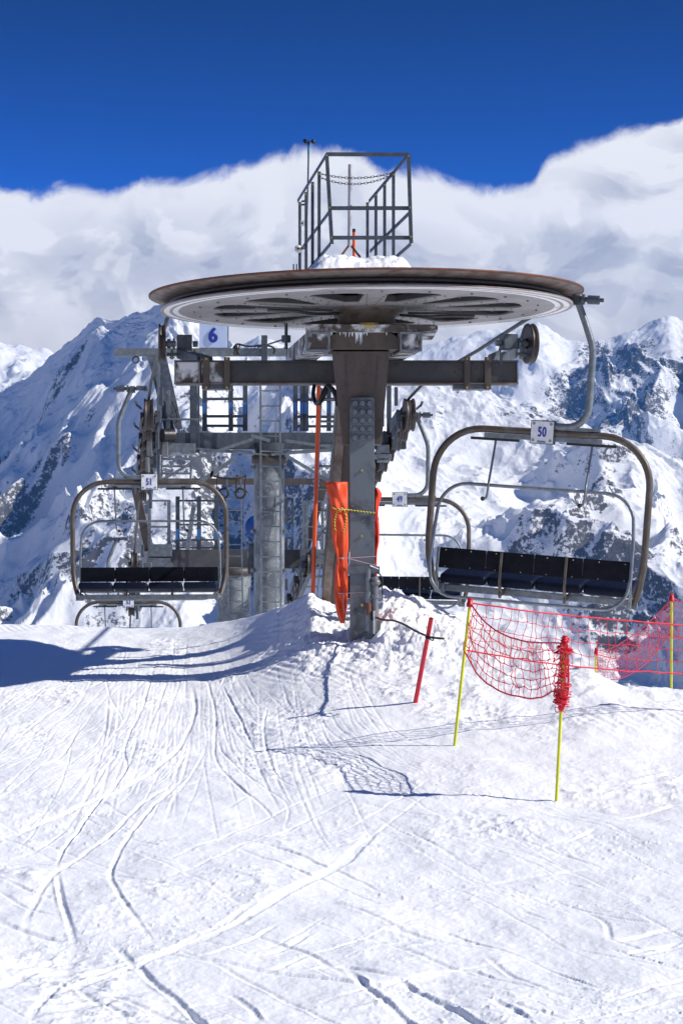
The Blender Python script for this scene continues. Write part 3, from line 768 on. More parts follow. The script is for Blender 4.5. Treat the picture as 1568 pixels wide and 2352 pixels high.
# tapered brown head
hd = MB(); ZH = 17.58
q = lambda x, y: (P(x, y, ZH).x, P(x, y, ZH).z)
hd.prism([q(762, 806), q(786, 1020), q(876, 1020), q(894, 806)], ZH, ZH + .36)
for x0, x1 in ((790, 804), (862, 874)):          # pressed ribs
    pass
head_o = hd.build('column_head', 'brown', st, .006)
sm = MB()
for xa, ya, xb, yb in ((793, 815, 796, 900), (867, 815, 862, 900)):
    sm.bar(P(xa, ya, ZH - .002), P(xb, yb, ZH - .002), .006, .006)
sm.build('weld_seam', 'beam', head_o)
yk = MB()
yk.prism([q(752, 803), q(917, 803), q(917, 785), q(910, 772), q(895, 764), q(775, 764), q(758, 772), q(752, 785)], ZH - .03, ZH + .5)
yk.build('yoke', 'brown', st, .006)
# bearing plate with frost and icicles on its front lip
bp_ = MB()
tp = [P(662, 760, ZH - .12), P(690, 757, ZH - .2)]
bp_.prism([q(702, 764), q(1000, 764), q(1004, 759), q(1004, 750), q(985, 747), q(720, 746), q(700, 752)], ZH - .10, ZH + .75)
bp_.build('bearing_plate', 'frost', st, .008)
cap = MB(); c0 = P(847, 753, ZH - .13); cap.lathe([(0, 0), (.085, 0), (.095, .012), (.095, .055), (0, .055)], (c0.x, ZH - .02, c0.z), 'z', 20); cap.build('grease_cap', 'brass', st)
ic = MB()
for i in range(26):
    x = rng.gauss(815, 38) if i > 7 else rng.uniform(815, 830); L = rng.uniform(3, 12) if i > 7 else rng.uniform(14, 30)
    x = min(max(x, 760), 905)
    p = P(x, 762, ZH - .035); ic.tube([p, p - Vector((0, 0, L * .3 / F * ZH)), p - Vector((rng.uniform(-.004, .004), 0, L / F * ZH))], [.010, .006, .0015], 6)
tag(ic.build('icicles', 'ice'), 'row of small white icicles under the bearing plate edge', 'icicles')
# two box beams running back under the wheel
for xa, xb in ((703, 757), (919, 968)):
    lb = MB(); f0 = P(xa, 763, 17.45); f1 = P(xb, 806, 17.45); bk = 1.95
    vs = [Vector((x, 17.45, z)) for x in (f0.x, f1.x) for z in (f1.z, f0.z)]
    vs += [v + Vector((LX * bk, bk, 0)) for v in vs]
    lb.add(vs, [(0, 1, 3, 2), (4, 6, 7, 5), (0, 4, 5, 1), (2, 3, 7, 6), (0, 2, 6, 4), (1, 5, 7, 3)])
    lbo = lb.build('carriage_beam', 'frost' , st, .006)
    rm_ = MB(); t_ = .014
    rm_.span((f0.x - .004, 17.435, f1.z - .004), (f0.x + t_, 17.449, f0.z + .004)); rm_.span((f1.x - t_, 17.435, f1.z - .004), (f1.x + .004, 17.449, f0.z + .004))
    rm_.span((f0.x + t_, 17.435, f1.z - .004), (f1.x - t_, 17.449, f1.z + t_)); rm_.span((f0.x + t_, 17.435, f0.z - t_), (f1.x - t_, 17.449, f0.z + .004))
    rm_.build('end_rim', 'galv', lbo)
# crossbeam: an H beam lying across
ZB = 18.42
cb = MB(); x0, x1 = P(400, 0, ZB).x, P(1190, 0, ZB).x; z1, z0 = P(0, 827, ZB).z, P(0, 882, ZB).z
cb.span((x0, ZB, z1 - .016), (x1, ZB + .24, z1)); cb.span((x0, ZB, z0), (x1, ZB + .24, z0 + .016)); cb.span((x0, ZB + .035, z0 + .016), (x1, ZB + .06, z1 - .016))
cbo = cb.build('crossbeam', 'beam', st, .003)
lip = MB(); lip.span((x0 - .002, ZB - .004, z0 - .003), (x1 + .002, ZB + .001, z0 + .013)); lip.build('lower_lip', 'flange', cbo)
fr = MB()
for xa, xb in ((402, 455), (462, 512)): fr.span((P(xa, 0, ZB).x, ZB + .026, z0 + .018), (P(xb, 0, ZB).x, ZB + .034, z1 - .018))
fr.build('frosted_web', 'frost', cbo)
for xs in (457, 1122):
    e = MB(); x = P(xs, 0, ZB).x; e.span((x - .008, ZB + .004, z0 + .017), (x + .008, ZB + .034, z1 - .017)); e.build('stiffener', 'flange', cbo)
for xs in (401.5, 1188.5):
    e = MB(); x = P(xs, 0, ZB).x; e.span((x - .006, ZB - .001, z0 + .017), (x + .006, ZB + .034, z1 - .017)); e.build('end_plate', 'galv', cbo)
for xs in (474, 521, 1072.5, 1119.5):
    k_ = MB(); a = P(xs - 7, 820, ZB - .012); b = P(xs + 7, 894, ZB - .012)
    k_.span((a.x, ZB - .022, b.z), (b.x, ZB - .005, a.z)); ko = k_.build('clamp_strap', 'brown', st, .003)
    kb = MB()
    for py in (824, 890): p = P(xs, py, ZB - .02); kb.cyl((p.x, ZB - .038, p.z), (p.x, ZB - .021, p.z), .013, 6)
    kb.build('bolts', 'brass', ko)
for xa, xb in ((463, 527), (1042, 1128)):
    s_ = MB(); a = P(xa, 883, ZB); b = P(xb, 893, ZB); s_.span((a.x, ZB, b.z), (b.x, ZB + .25, a.z - .001)); s_.build('clamp_plate', 'galv_dark', st, .003)
# inclined rear strut (an H section in brown paint)
t0 = P(806, 905, 18.05); t1 = P(762, 1420, 19.4)
ax = (t1 - t0)
su = MB(); su.bar(t0, t1, .235, .02, (0, 1, 0)); su.bar(t0 + Vector((-.112, .12, 0)), t1 + Vector((-.112, .12, 0)), .016, .24, (0, 1, 0)); su.bar(t0 + Vector((0, .245, 0)), t1 + Vector((0, .245, 0)), .235, .02, (0, 1, 0))
so = su.build('rear_strut', 'brown', st, .004)
s2 = MB(); s2.bar(t0 + Vector((-.07, -.018, 0)), t1 + Vector((-.07, -.018, 0)), .085, .014, (0, 1, 0)); s2.build('strut_flange', 'flange', so, .003)
# guide sheaves at the ends of the crossbeam
for sx_, px, Yg in ((-1, 372, 19.35), (1, 1216, 19.35)):
    cpos = P(px, 789, Yg)
    yaw = Matrix.Rotation(R(7.1 if sx_ < 0 else 7.1 + 4), 3, 'Z')
    g = MB(); pr = [(.055, -.028), (.165, -.024), (.200, -.034), (.205, -.026), (.182, -.010), (.182, .010), (.205, .026), (.200, .034), (.165, .024), (.055, .028)]
    g.lathe(pr, (0, 0, 0), 'x', 40)
    go = g.build('guide_sheave', 'sheave'); go.rotation_euler = (0, 0, R(7.1 if sx_ < 0 else 14)); go.location = cpos; attach(go, st)
    ln = MB().lathe([(.188, -.020), (.184, -.014), (.180, 0), (.184, .014), (.188, .020)], (0, 0, 0), 'x', 40).build('liner', 'rubber'); ln.parent = go
    s = -sx_
    ab = MB(); ab.cyl((s * .02, 0, 0), (s * .14, 0, 0), .03, 14); ab.cyl((s * .05, 0, 0), (s * .085, 0, 0), .05, 14); ab.cyl((s * .11, 0, 0), (s * .13, 0, 0), .058, 8)
    ab.cyl((s * .31, 0, 0), (s * .36, 0, 0), .032, 10)
    abo = ab.build('axle', 'galv'); abo.parent = go
    bk_ = MB(); bk_.box((s * .225, 0, .01), (.15, .16, .155)); bk_.box((s * .20, 0, -.11), (.30, .12, .03))
    bko = bk_.build('axle_block', 'galv_dark', None, .006); bko.parent = go
    bo = MB()
    for xx in (.10, .33): bo.cyl((s * xx, -.03, -.16), (s * xx, -.03, -.06), .014, 8); bo.cyl((s * xx, -.03, -.15), (s * xx, -.03, -.135), .026, 6)
    bo.build('bolts', 'brass').parent = go
    ar = MB(); zloc = z1 - cpos.z; yl = ZB + .12 - Yg
    xl = P(430 if sx_ < 0 else 1100, 0, ZB).x - cpos.x
    ar.bar((s * .16, -.04, -.10), (xl, yl, zloc + .01), .10, .03, (1, 0, 0)); ar.bar((s * .3, .06, -.11), (xl + s * .12, yl, zloc + .01), .08, .03, (1, 0, 0))
    ar.build('bracket', 'galv_dark', None, .004).parent = go
# hydraulic hoses
hs_ = MB()
hs_.tube(spline([P(722, 884, 18.5), P(719, 905, 18.3), P(724, 924, 18.2), P(733, 926, 18.1), P(742, 913, 18.1), P(750, 893, 18.1), P(757, 885, 18.2)]), .02, 8)
hs_.tube(spline([P(752, 885, 17.9), P(764, 895, 17.8), P(772, 912, 17.75), P(776, 932, 17.75)]), .024, 8)
hs_.tube(spline([P(748, 886, 17.95), P(742, 898, 17.9), P(735, 915, 17.9), P(728, 925, 18.0)]), .014, 8)
hs_.build('hydraulic_hose', 'rubber', st)
# small turnbuckle left of the carriage beam
tb = MB(); a = P(657, 755, 18.6); tb.cyl(P(657, 742, 18.6), P(657, 802, 18.6), .016, 8); tb.cyl(P(657, 770, 18.6), P(657, 786, 18.6), .045, 8); tb.build('tie_rod', 'galv_dark', st)
# valve pipes at the foot of the mast
V = ZM - .12
vp = MB(); vp.span(P(797, 1301, ZM - .03), P(872, 1318, ZM - .002)); vp.build('pipe_clamp', 'galv_mast', st, .004)
v1 = MB(); v1.tube([P(845, 1303, V), P(847, 1455, V)], .023, 12); v1.tube([P(845.5, 1360, V), P(846, 1385, V)], .03, 12); v1.tube([P(846, 1400, V), P(846.6, 1450, V)], .034, 12)
v1.tube([P(848, 1300, V - .02), P(868, 1308, V + .02)], .012, 8)
v1o = v1.build('riser_pipe', 'galv', st)
MB().tube([P(846, 1385, V - .012), P(846, 1412, V - .012)], .026, 12).build('rust_band', 'rust', v1o)
v2 = MB(); v2.tube([P(861, 1340, V), P(862, 1455, V)], .028, 12); v2.tube([P(861, 1365, V), P(861, 1374, V)], .04, 12); v2.ball(P(862, 1338, V), .048, 8, (1, 1, .8)); v2.tube([P(859, 1325, V), P(864, 1345, V)], .035, 10)
v2.tube([P(861, 1400, V - .03), P(861, 1452, V - .03)], .016, 8); v2.box(P(862, 1440, V), (.09, .06, .12))
v2.build('valve_body', 'grey', st)
v3 = MB(); v3.tube(spline([P(866, 1314, V), P(873, 1320, V), P(878, 1332, V), P(876, 1345, V), P(868, 1348, V), P(862, 1340, V)]), .007, 6); v3.tube(spline([P(875, 1335, V), P(878, 1355, V), P(878, 1375, V)]), .006, 6); v3.build('hose', 'rubber', st)
wf = MB(); wf.span(P(857, 1403, V - .06), P(861, 1456, V - .05)); wf.build('white_strip', 'white', st)
vb = MB(); vb.span(P(836, 1452, V - .02), P(880, 1466, V + .14)); vb.build('foot_plate', 'galv_dark', st, .004)

# ------------------------------------------------------------------ orange crash pads tied to the mast
def pad(name, outline_l, outline_r, Y, thick, m, label):
    """outlines: list of (py, px) down the left and right edges; a folded hanging sheet with a puffy section"""
    b = MB(); ys = np.linspace(outline_l[0][0], outline_l[-1][0], 46); n = 22; vs = []
    lx = np.interp(ys, [p[0] for p in outline_l], [p[1] for p in outline_l]); rx = np.interp(ys, [p[0] for p in outline_r], [p[1] for p in outline_r])
    k1 = smooth1(lx, 1); k2 = smooth1(rx, 1)
    for side in (0, 1):
        for i, y in enumerate(ys):
            for j in range(n):
                u = j / (n - 1); x = k1[i] + (k2[i] - k1[i]) * u
                puff = thick * (math.sin(math.pi * u) ** .55)
                fold = (.026 * math.sin(u * 5.2 + y * .021 + 1.8 * math.sin(y * .017)) + .010 * math.sin(u * 13 - y * .045 + 2 * math.sin(y * .03)) + .006 * math.sin(y * .16 + u * 6)) * (math.sin(math.pi * u) ** .4)
                yy = Y + (-(puff + fold) if side == 0 else puff * .3)
                p = P(x, y, Y); vs.append((p.x, yy, p.z))
    N = len(ys); fs = []
    for i in range(N - 1):
        for j in range(n - 1):
            a = i * n + j; fs.append((a, a + 1, a + n + 1, a + n)); c = N * n + a; fs.append((c, c + n, c + n + 1, c + 1))
    for i in range(N - 1):
        for j in (0, n - 1): a = i * n + j; c = N * n + a; fs.append((a, a + n, c + n, c))
    for i in (0, N - 1):
        for j in range(n - 1): a = i * n + j; c = N * n + a; fs.append((a, c, c + 1, a + 1))
    b.add(vs, fs, True); o = b.build(name, m); tag(o, label, 'crash pad', 'orange crash pads tied to the mast'); return o
pad('crash_pad', [(1107, 745), (1125, 750), (1160, 758), (1200, 759), (1250, 764), (1282, 774), (1300, 769), (1340, 766), (1380, 768), (1410, 773), (1431, 781)],
    [(1107, 798), (1130, 798), (1200, 799), (1260, 800), (1282, 796), (1310, 799), (1380, 798), (1410, 795), (1431, 791)], ZM - .015, .06, 'orange', 'long orange crash pad hanging left of the mast, pinched by cords')
pad('crash_pad', [(1120, 858), (1160, 859), (1250, 860), (1300, 859), (1380, 861), (1452, 864)],
    [(1120, 862), (1130, 882), (1150, 872), (1180, 867), (1205, 871), (1250, 871), (1262, 866), (1300, 865), (1400, 868), (1452, 875)], ZM + .12, .07, 'orange_dark', 'narrow red orange crash pad edge sticking out right of the mast')
c_ = MB(); yv = ZM - .08
c_.tube(spline([P(762, 1166, yv), P(780, 1170, yv - .02), P(800, 1171, yv + .04), P(830, 1175, yv + .06), P(862, 1178, yv + .07)]), .0075, 6)
c_.tube(spline([P(783, 1168, yv), P(772, 1180, yv), P(768, 1200, yv), P(770, 1220, yv)]), .0075, 6)
c_.tube(spline([P(785, 1168, yv), P(793, 1180, yv), P(794, 1200, yv), P(788, 1225, yv)]), .0075, 6)
c_.ball(P(784, 1169, yv), .016, 6)
tag(c_.build('yellow_cord', 'stripecord'), 'yellow and black cord tied round the orange pad with a hanging loop', 'cord')
c_ = MB()
c_.tube([P(779, 1282, yv), P(800, 1282, yv), P(864, 1278, yv)], .004, 5); c_.tube([P(779, 1282, yv), P(800, 1283, yv), P(866, 1300, yv)], .004, 5); c_.ball(P(786, 1283, yv), .01, 5)
tag(c_.build('pink_cord', 'pinkcord'), 'thin pale pink cord pinching the pad at its middle', 'cord')
c_ = MB(); c_.tube([P(776, 1363, yv), P(790, 1363, yv), P(842, 1360, yv)], .004, 5); c_.tube(spline([P(789, 1365, yv), P(788, 1390, yv), P(792, 1410, yv)]), .003, 5)
tag(c_.build('pink_cord', 'pinkcord'), 'thin pale pink cord round the lower end of the pad', 'cord')

# tall orange pole behind the mast
o = MB().tube([P(732, 870, 19.2), P(726, 1110, 19.2), P(718, 1375, 19.2)], .021, 12).build('orange_pole', 'orange_pole')
tag(o, 'tall thin orange pole leaning beside the brown strut', 'pole')

# ------------------------------------------------------------------ service walkway over the wheel
cg = thing('maintenance_cage', 'grey angle iron safety cage standing above the bullwheel', 'safety cage', P(845, 600, 18.6))
ZC = 18.25
VX = lambda d: Vector((LX * d, d, 0))
fTL, fTR = P(750, 353, ZC), P(938, 354, ZC)
fML, fMR = P(755, 477, ZC), P(941, 477, ZC); fBL, fBR = P(758, 545, ZC), P(943, 545, ZC)
def bolt_at(p, parent): MB().cyl(p + Vector((0, -.034, 0)), p + Vector((0, -.02, 0)), .011, 6).build('bolt', 'brass', parent)
for pt_, pb in ((fTL, P(762, 560, ZC)), (fTR, P(944, 558, ZC))):
    po = MB().angle(pt_, pb, .036, .006, flip=1 if pt_ is fTL else -1).build('post', 'galv_dark', cg)
    for t_ in (.02, .6, .93): bolt_at(pt_ + (pb - pt_) * t_, po)
for a, b in ((fTL, fTR), (fML, fMR), (fBL, fBR)):
    MB().angle(a + Vector((0, .01, 0)), b + Vector((0, .01, 0)), .038, .006, up=(0, 1, 0)).build('rail', 'galv_dark', cg)
for side, T, Mi, B in ((-1, fTL, fML, fBL), (1, fTR, fMR, fBR)):
    for base, sft in ((T, .0), (Mi, -.04), (B, -.06)):
        b0 = base + Vector((0, .02, sft)) ; MB().bar(b0, b0 + VX(2.72), .036, .010, (1, 0, 0)).build('rail', 'galv_dark', cg)
    for i, d in enumerate((.82, 1.42, 2.05, 2.7)):
        tp_ = T + VX(d) + Vector((-side * .02, 0, -.02)); bt = tp_ - Vector((0, 0, 1.08 if side < 0 else 1.02))
        po = MB().angle(tp_, bt, .032, .005, flip=-side).build('post', 'galv_dark', cg)
        bolt_at(tp_ - Vector((0, 0, .03)), po)
bb = B  # rear cross rail
MB().bar(fBL + VX(2.7) + Vector((0, 0, -.08)), fBR + VX(2.7) + Vector((0, 0, -.08)), .03, .02).build('rail', 'galv_dark', cg)
for z_, sag in ((-.02, .05), (-.055, .085)):
    A0 = fTL + VX(.82) + Vector((.02, 0, -.02 + z_)); A1 = fTR + VX(.82) + Vector((-.02, 0, -.02 + z_ * .4))
    ch = MB(); n = 23
    for i in range(n):
        def cp(t): return A0 + (A1 - A0) * t - Vector((0, 0, sag * 4 * t * (1 - t)))
        a, b = cp(i / n), cp((i + 1) / n); d_ = (b - a).normalized(); w = Vector((0, 0, 1)) if i % 2 == 0 else Vector((0, 1, 0))
        a -= d_ * .007; b += d_ * .007; L = (b - a).length
        pts_ = []
        for k in range(10):
            th = 2 * math.pi * k / 10; u = math.cos(th); vv = math.sin(th)
            pts_.append((a + b) / 2 + d_ * (u * L / 2) + w * (math.copysign(abs(vv) ** .6, vv) * .0095))
        ch.tube(pts_, .0028, 5, closed=True)
    ch.build('chain', 'chain', cg)
# steel pipe on a little tripod, and the orange marker behind it
pp = thing('vent_pipe', 'tall silvery pipe standing on short legs inside the cage', 'pipe', P(803, 580, 19.6))
MB().tube([P(804, 377, 19.6), P(802.5, 566, 19.6)], .0215, 14).build('pipe_shaft', 'pipe', pp)
for dx in (-22, 24): MB().bar(P(803, 560, 19.6), P(803 + dx, 590, 19.55), .022, .012).build('leg', 'rust', pp)
om = thing('marker_stick', 'short orange marker stick with black cap beside the pipe', 'marker', P(813, 590, 19.7))
MB().tube([P(812.5, 532, 19.7), P(812.5, 600, 19.7)], .0155, 10).build('stick', 'orange_pole', om); MB().tube([P(812.5, 525, 19.7), P(812.5, 532.5, 19.7)], .017, 10).build('black_cap', 'black', om)
# wind gauge on the rear corner of the cage
wg = thing('anemometer', 'thin anemometer mast with black wind cups at the cage corner', 'anemometer', P(703, 480, 20.85))
ZA = 20.85
MB().tube([P(708.5, 345, ZA), P(707, 420, ZA), P(704, 510, ZA)], .0095, 8).build('thin_mast', 'galv_dark', wg)
MB().tube([P(708.5, 332, ZA), P(708.5, 352, ZA)], .014, 8).build('teal_wrap', 'teal', wg)
top_ = P(708.5, 325, ZA)
ac = MB(); ac.cyl(top_ - Vector((0, 0, .04)), top_ + Vector((0, 0, .012)), .012, 8)
for k in range(3):
    a = R(-15 + 120 * k); d_ = Vector((math.cos(a), math.sin(a), 0)); c = top_ + d_ * .052
    ac.tube([top_, c], .004, 5)
    n_ = d_.cross(Vector((0, 0, 1)))
    hs2 = []
    for i in range(5):
        th = R(90 * i / 4); hs2.append((math.cos(th) * .026, math.sin(th) * .026))
    vs = []; m_ = 10
    for r_, h_ in hs2:
        for j in range(m_): ph = 2 * math.pi * j / m_; vs.append(c + n_ * h_ + (d_ * math.cos(ph) + Vector((0, 0, 1)) * math.sin(ph)) * r_)
    fs = [(i * m_ + j, i * m_ + (j + 1) % m_, (i + 1) * m_ + (j + 1) % m_, (i + 1) * m_ + j) for i in range(4) for j in range(m_)]
    ac.add(vs, fs, True)
ac.build('wind_cups', 'black', wg)
cl = MB()
for py in (462, 470): cl.tube([P(692, py, ZA - .03), P(706, py - 2, ZA - .03)], .010, 6)
cl.build('clamp', 'black', wg)
sp_ = thing('siren_horn', 'small round white siren on the rear cage post', 'siren', P(685, 571, 20.8))
MB().lathe([(0, -.03), (.02, -.032), (.04, -.015), (.042, .02), (.03, .045), (0, .05)], P(685, 571, 20.75), 'y', 24).build('horn_dish', 'white', sp_)
MB().lathe([(0, -.042), (.012, -.04), (.013, -.028)], P(685, 571, 20.75), 'y', 12).build('horn_mouth', 'black', sp_)
MB().bar(P(688, 571, 20.8), P(699, 568, 20.85), .03, .03).build('horn_bracket', 'galv_dark', sp_)
sb_ = thing('sensor_box', 'small white sensor box clamped halfway up the cage corner', 'sensor', P(695, 512, 20.8))
MB().box(P(695, 512, 20.78), (.05, .04, .055)).build('housing', 'white', sb_, .004); MB().cyl(P(694, 512, 20.755), P(694, 512, 20.762), .010, 10).build('lens', 'black', sb_)
tw = thing('bolt_pair', 'two thin dark studs poking above the wheel rim at left', 'studs', P(676, 612, 18.5))
for px in (674, 681): MB().tube([P(px, 606, 18.5), P(px, 650, 18.5)], .007, 6).build('stud', 'galv_dark', tw)

# snow heap lying on the walkway
nxs, nys = 130, 70
hx = np.linspace(P(700, 0, 18.0).x, P(965, 0, 18.0).x, nxs); hy = np.linspace(17.35, 19.6, nys)
HX, HY = np.meshgrid(hx, hy)
px_ = 784 + HX / 18.0 * F
top = np.interp(px_, [700, 712, 728, 745, 775, 810, 840, 880, 915, 930, 945, 965], [622, 608, 592, 578, 574, 584, 588, 581, 582, 592, 610, 622])
zz = (1176 - top) / F * 18.0
crossp = np.sin(np.clip((HY - 17.35) / 2.25, 0, 1) * math.pi) ** .5
Zs = 2.06 + (zz - 2.06) * np.clip(crossp, 0, 1) + .034 * fbm(HX * 6, HY * 5, 5, 13) * np.sqrt(crossp)
sp = grid_mesh('snow_heap', HX, HY, Zs, M['snow']); sp['kind'] = 'stuff'; tag(sp, 'lumpy white snow heap lying on top of the bullwheel', 'snow heap')

# ------------------------------------------------------------------ chairs
def make_chair(num, label):
    t = thing('chairlift_chair', label, 'chairlift chair', (0, 0, 0), 'four seat chairs on the haul rope')
    v = lambda u, w: Vector((u, 0, w))
    path = [Vector((-.925, -.16, -1.57)), Vector((-.965, -.11, -1.50)), Vector((-1.0, -.05, -1.38)), Vector((-1.025, -.015, -1.22)), Vector((-1.033, 0, -1.05)), Vector((-1.033, 0, -.75))]
    path += arc((-.573, -.46), .46, 180, 90, 9, v) + arc((.573, -.46), .46, 90, 0, 9, v)
    path += [Vector((-p.x, p.y, p.z)) for p in path[5::-1]]
    fr = MB().tube(path, .0335, 12).build('frame', 'tube'); fr.parent = t
    s = MB(); s.box((0, 0, -.058), (1.12, .05, .045)); s.box((-.28, 0, .048), (.52, .045, .03)); s.box((-.28, .012, 0), (.3, .01, .09)); 
    for x in (-.93, .93): MB().box((x, -.14, -1.55), (.10, .05, .09)).build('corner_plate', 'galv', None, .004).parent = t
    s.build('stiffener', 'galv', None, .004).parent = t
    hp = [v(-.06, .062), v(-.2, .062)] + arc((-.215, .262), .20, 270, 180, 7, v) + [v(-.415, .5), v(-.415, .74), v(-.41, .80), v(-.395, .86), v(-.33, 1.03), v(-.235, 1.25)]
    hg = MB().tube(hp, .0335, 12).build('hanger', 'galv'); hg.parent = t
    g = MB(); zg = 1.262
    g.cyl((-.48, 0, zg), (-.44, 0, zg), .02, 8); g.cyl((-.44, 0, zg), (-.33, 0, zg), .043, 8); g.cyl((-.33, 0, zg), (-.05, 0, zg), .024, 10); g.cyl((-.30, 0, zg), (-.275, 0, zg), .05, 10)
    g.box((-.10, 0, zg + .012), (.14, .10, .05)); g.box((-.04, 0, zg - .02), (.06, .14, .03)); g.box((-.225, 0, zg - .01), (.075, .07, .09))
    g.build('grip', 'galv_dark', None, .004).parent = hg
    for sgn in (-1, 1):
        pl = MB().box((0, sgn * .05, 0), (.212, .012, .205)).build('number_plate', 'plate', None, .003); pl.parent = t
        rim_ = MB().box((0, sgn * .042, 0), (.226, .008, .219)).build('plate_backing', 'galv_dark'); rim_.parent = pl
        rot = (R(90), 0, 0) if sgn < 0 else (R(90), 0, R(180))
        text('number', num, .128, (0, sgn * .0575, -.002), rot, 'blue', pl, .60, .0060)
        text('maker_name', 'POMA', .027, (0, sgn * .0575, -.092), rot, 'blue', pl, 1.0, .0012)
        bt = MB()
        for a in (-.082, .082):
            for b in (-.078, .078): bt.cyl((a, sgn * .056, b), (a, sgn * .064, b), .015, 8)
        bt.build('bolts', 'bolt').parent = pl
    for i in range(4):
        x = -.695 + .4633 * i
        b = MB(); b.box((x, -.025, -1.25), (.456, .045, .195)); b.build('backrest_panel', 'seat', None, .010).parent = t
        c = MB(); n = 10
        rt = Matrix.Rotation(R(-9), 3, 'X')
        c.box((x, -.30, -1.415), (.448, .47, .095), rt)
        co = c.build('seat_cushion', 'cushion', None, .035); co.modifiers['bevel'].segments = 4; co.parent = t
        for p_ in co.data.polygons: p_.use_smooth = True
    sc_ = MB()
    for i in range(8):
        for z in (-1.175, -1.33): sc_.ball((-.86 + .245 * i, -.001, z), .007, 4)
    sc_.build('screws', 'bolt').parent = t
    k = MB(); k.box((0, -.013, -1.25), (1.84, .006, .12)); k.build('back_bar', 'black').parent = t
    r = MB(); r.box((0, -.24, -1.545), (1.88, .06, .062)); r.box((0, -.12, -1.48), (1.86, .03, .02)); r.build('seat_rail', 'galv', None, .004).parent = t
    for x in (-.925, -.31, .31, .925):
        k = MB(); k.bar((x, .012, -1.15), (x, .03, -1.42), .022, .035, (0, 1, 0)); k.bar((x, .03, -1.40), (x, -.06, -1.585), .022, .05, (0, 1, 0)); k.bar((x, .0, -1.56), (x, -.46, -1.50), .022, .04, (0, 0, 1))
        k.build('bracket', 'tube' if abs(x) < .5 else 'galv', None, .003).parent = t
    yl = lambda u, w: Vector((u, .10 + (-.50 - w) * .14, w))
    lp = arc((-.66, -.80), .27, 180, 90, 7, yl) + arc((.66, -.80), .27, 90, 0, 7, yl) + [yl(.945, -1.0), yl(.95, -1.3)] + arc((.70, -1.36), .24, 0, -90, 7, yl) + arc((-.70, -1.36), .24, -90, -180, 7, yl) + [yl(-.95, -1.3), yl(-.945, -1.0)]
    sb = MB().tube(lp, .0165, 10, closed=True).build('safety_bar', 'bar'); sb.parent = t
    for x in (-.46, .46):
        f = MB(); f.tube(spline([(x - .01, -.02, -.09), (x - .005, .04, -.28), (x, .09, -.44), (x, .12, -.50), (x, .13, -.56), (x + .01, .13, -.64), (x + .035, .13, -.665)]), .0115, 8)
        f.build('footrest_rod', 'bar').parent = sb
        f2 = MB(); f2.bar((x - .235, -.02, -.092), (x + .235, -.02, -.092), .032, .026, (0, 0, 1)); f2.box((x, -.02, -.07), (.06, .03, .02)); f2.ball((x + .045, .13, -.662), .022, 6)
        f2.build('footrest', 'black', None, .004).parent = sb
    return t

ch = make_chair('50', 'chair 50, the large four seat chair seen from behind at right')
ch.location = P(1247, 993, 18.0); ch.rotation_euler = (0, R(-4.2), R(180 - 17))
ch = make_chair('51', 'chair 51, four seat chair facing the camera at left')
ch.location = P(343, 1107, 25.9); ch.rotation_euler = (0, R(-.2), R(3))
ch = make_chair('49', 'chair 49, four seat chair half hidden behind the mast')
ch.location = P(918, 1147, 28.6); ch.rotation_euler = (0, R(-.6), R(180 - 6))
ch = make_chair('52', 'chair 52, four seat chair mostly sunk behind the snow edge')
ch.location = P(295, 1383, 38.3); ch.rotation_euler = (0, R(.3), R(5))

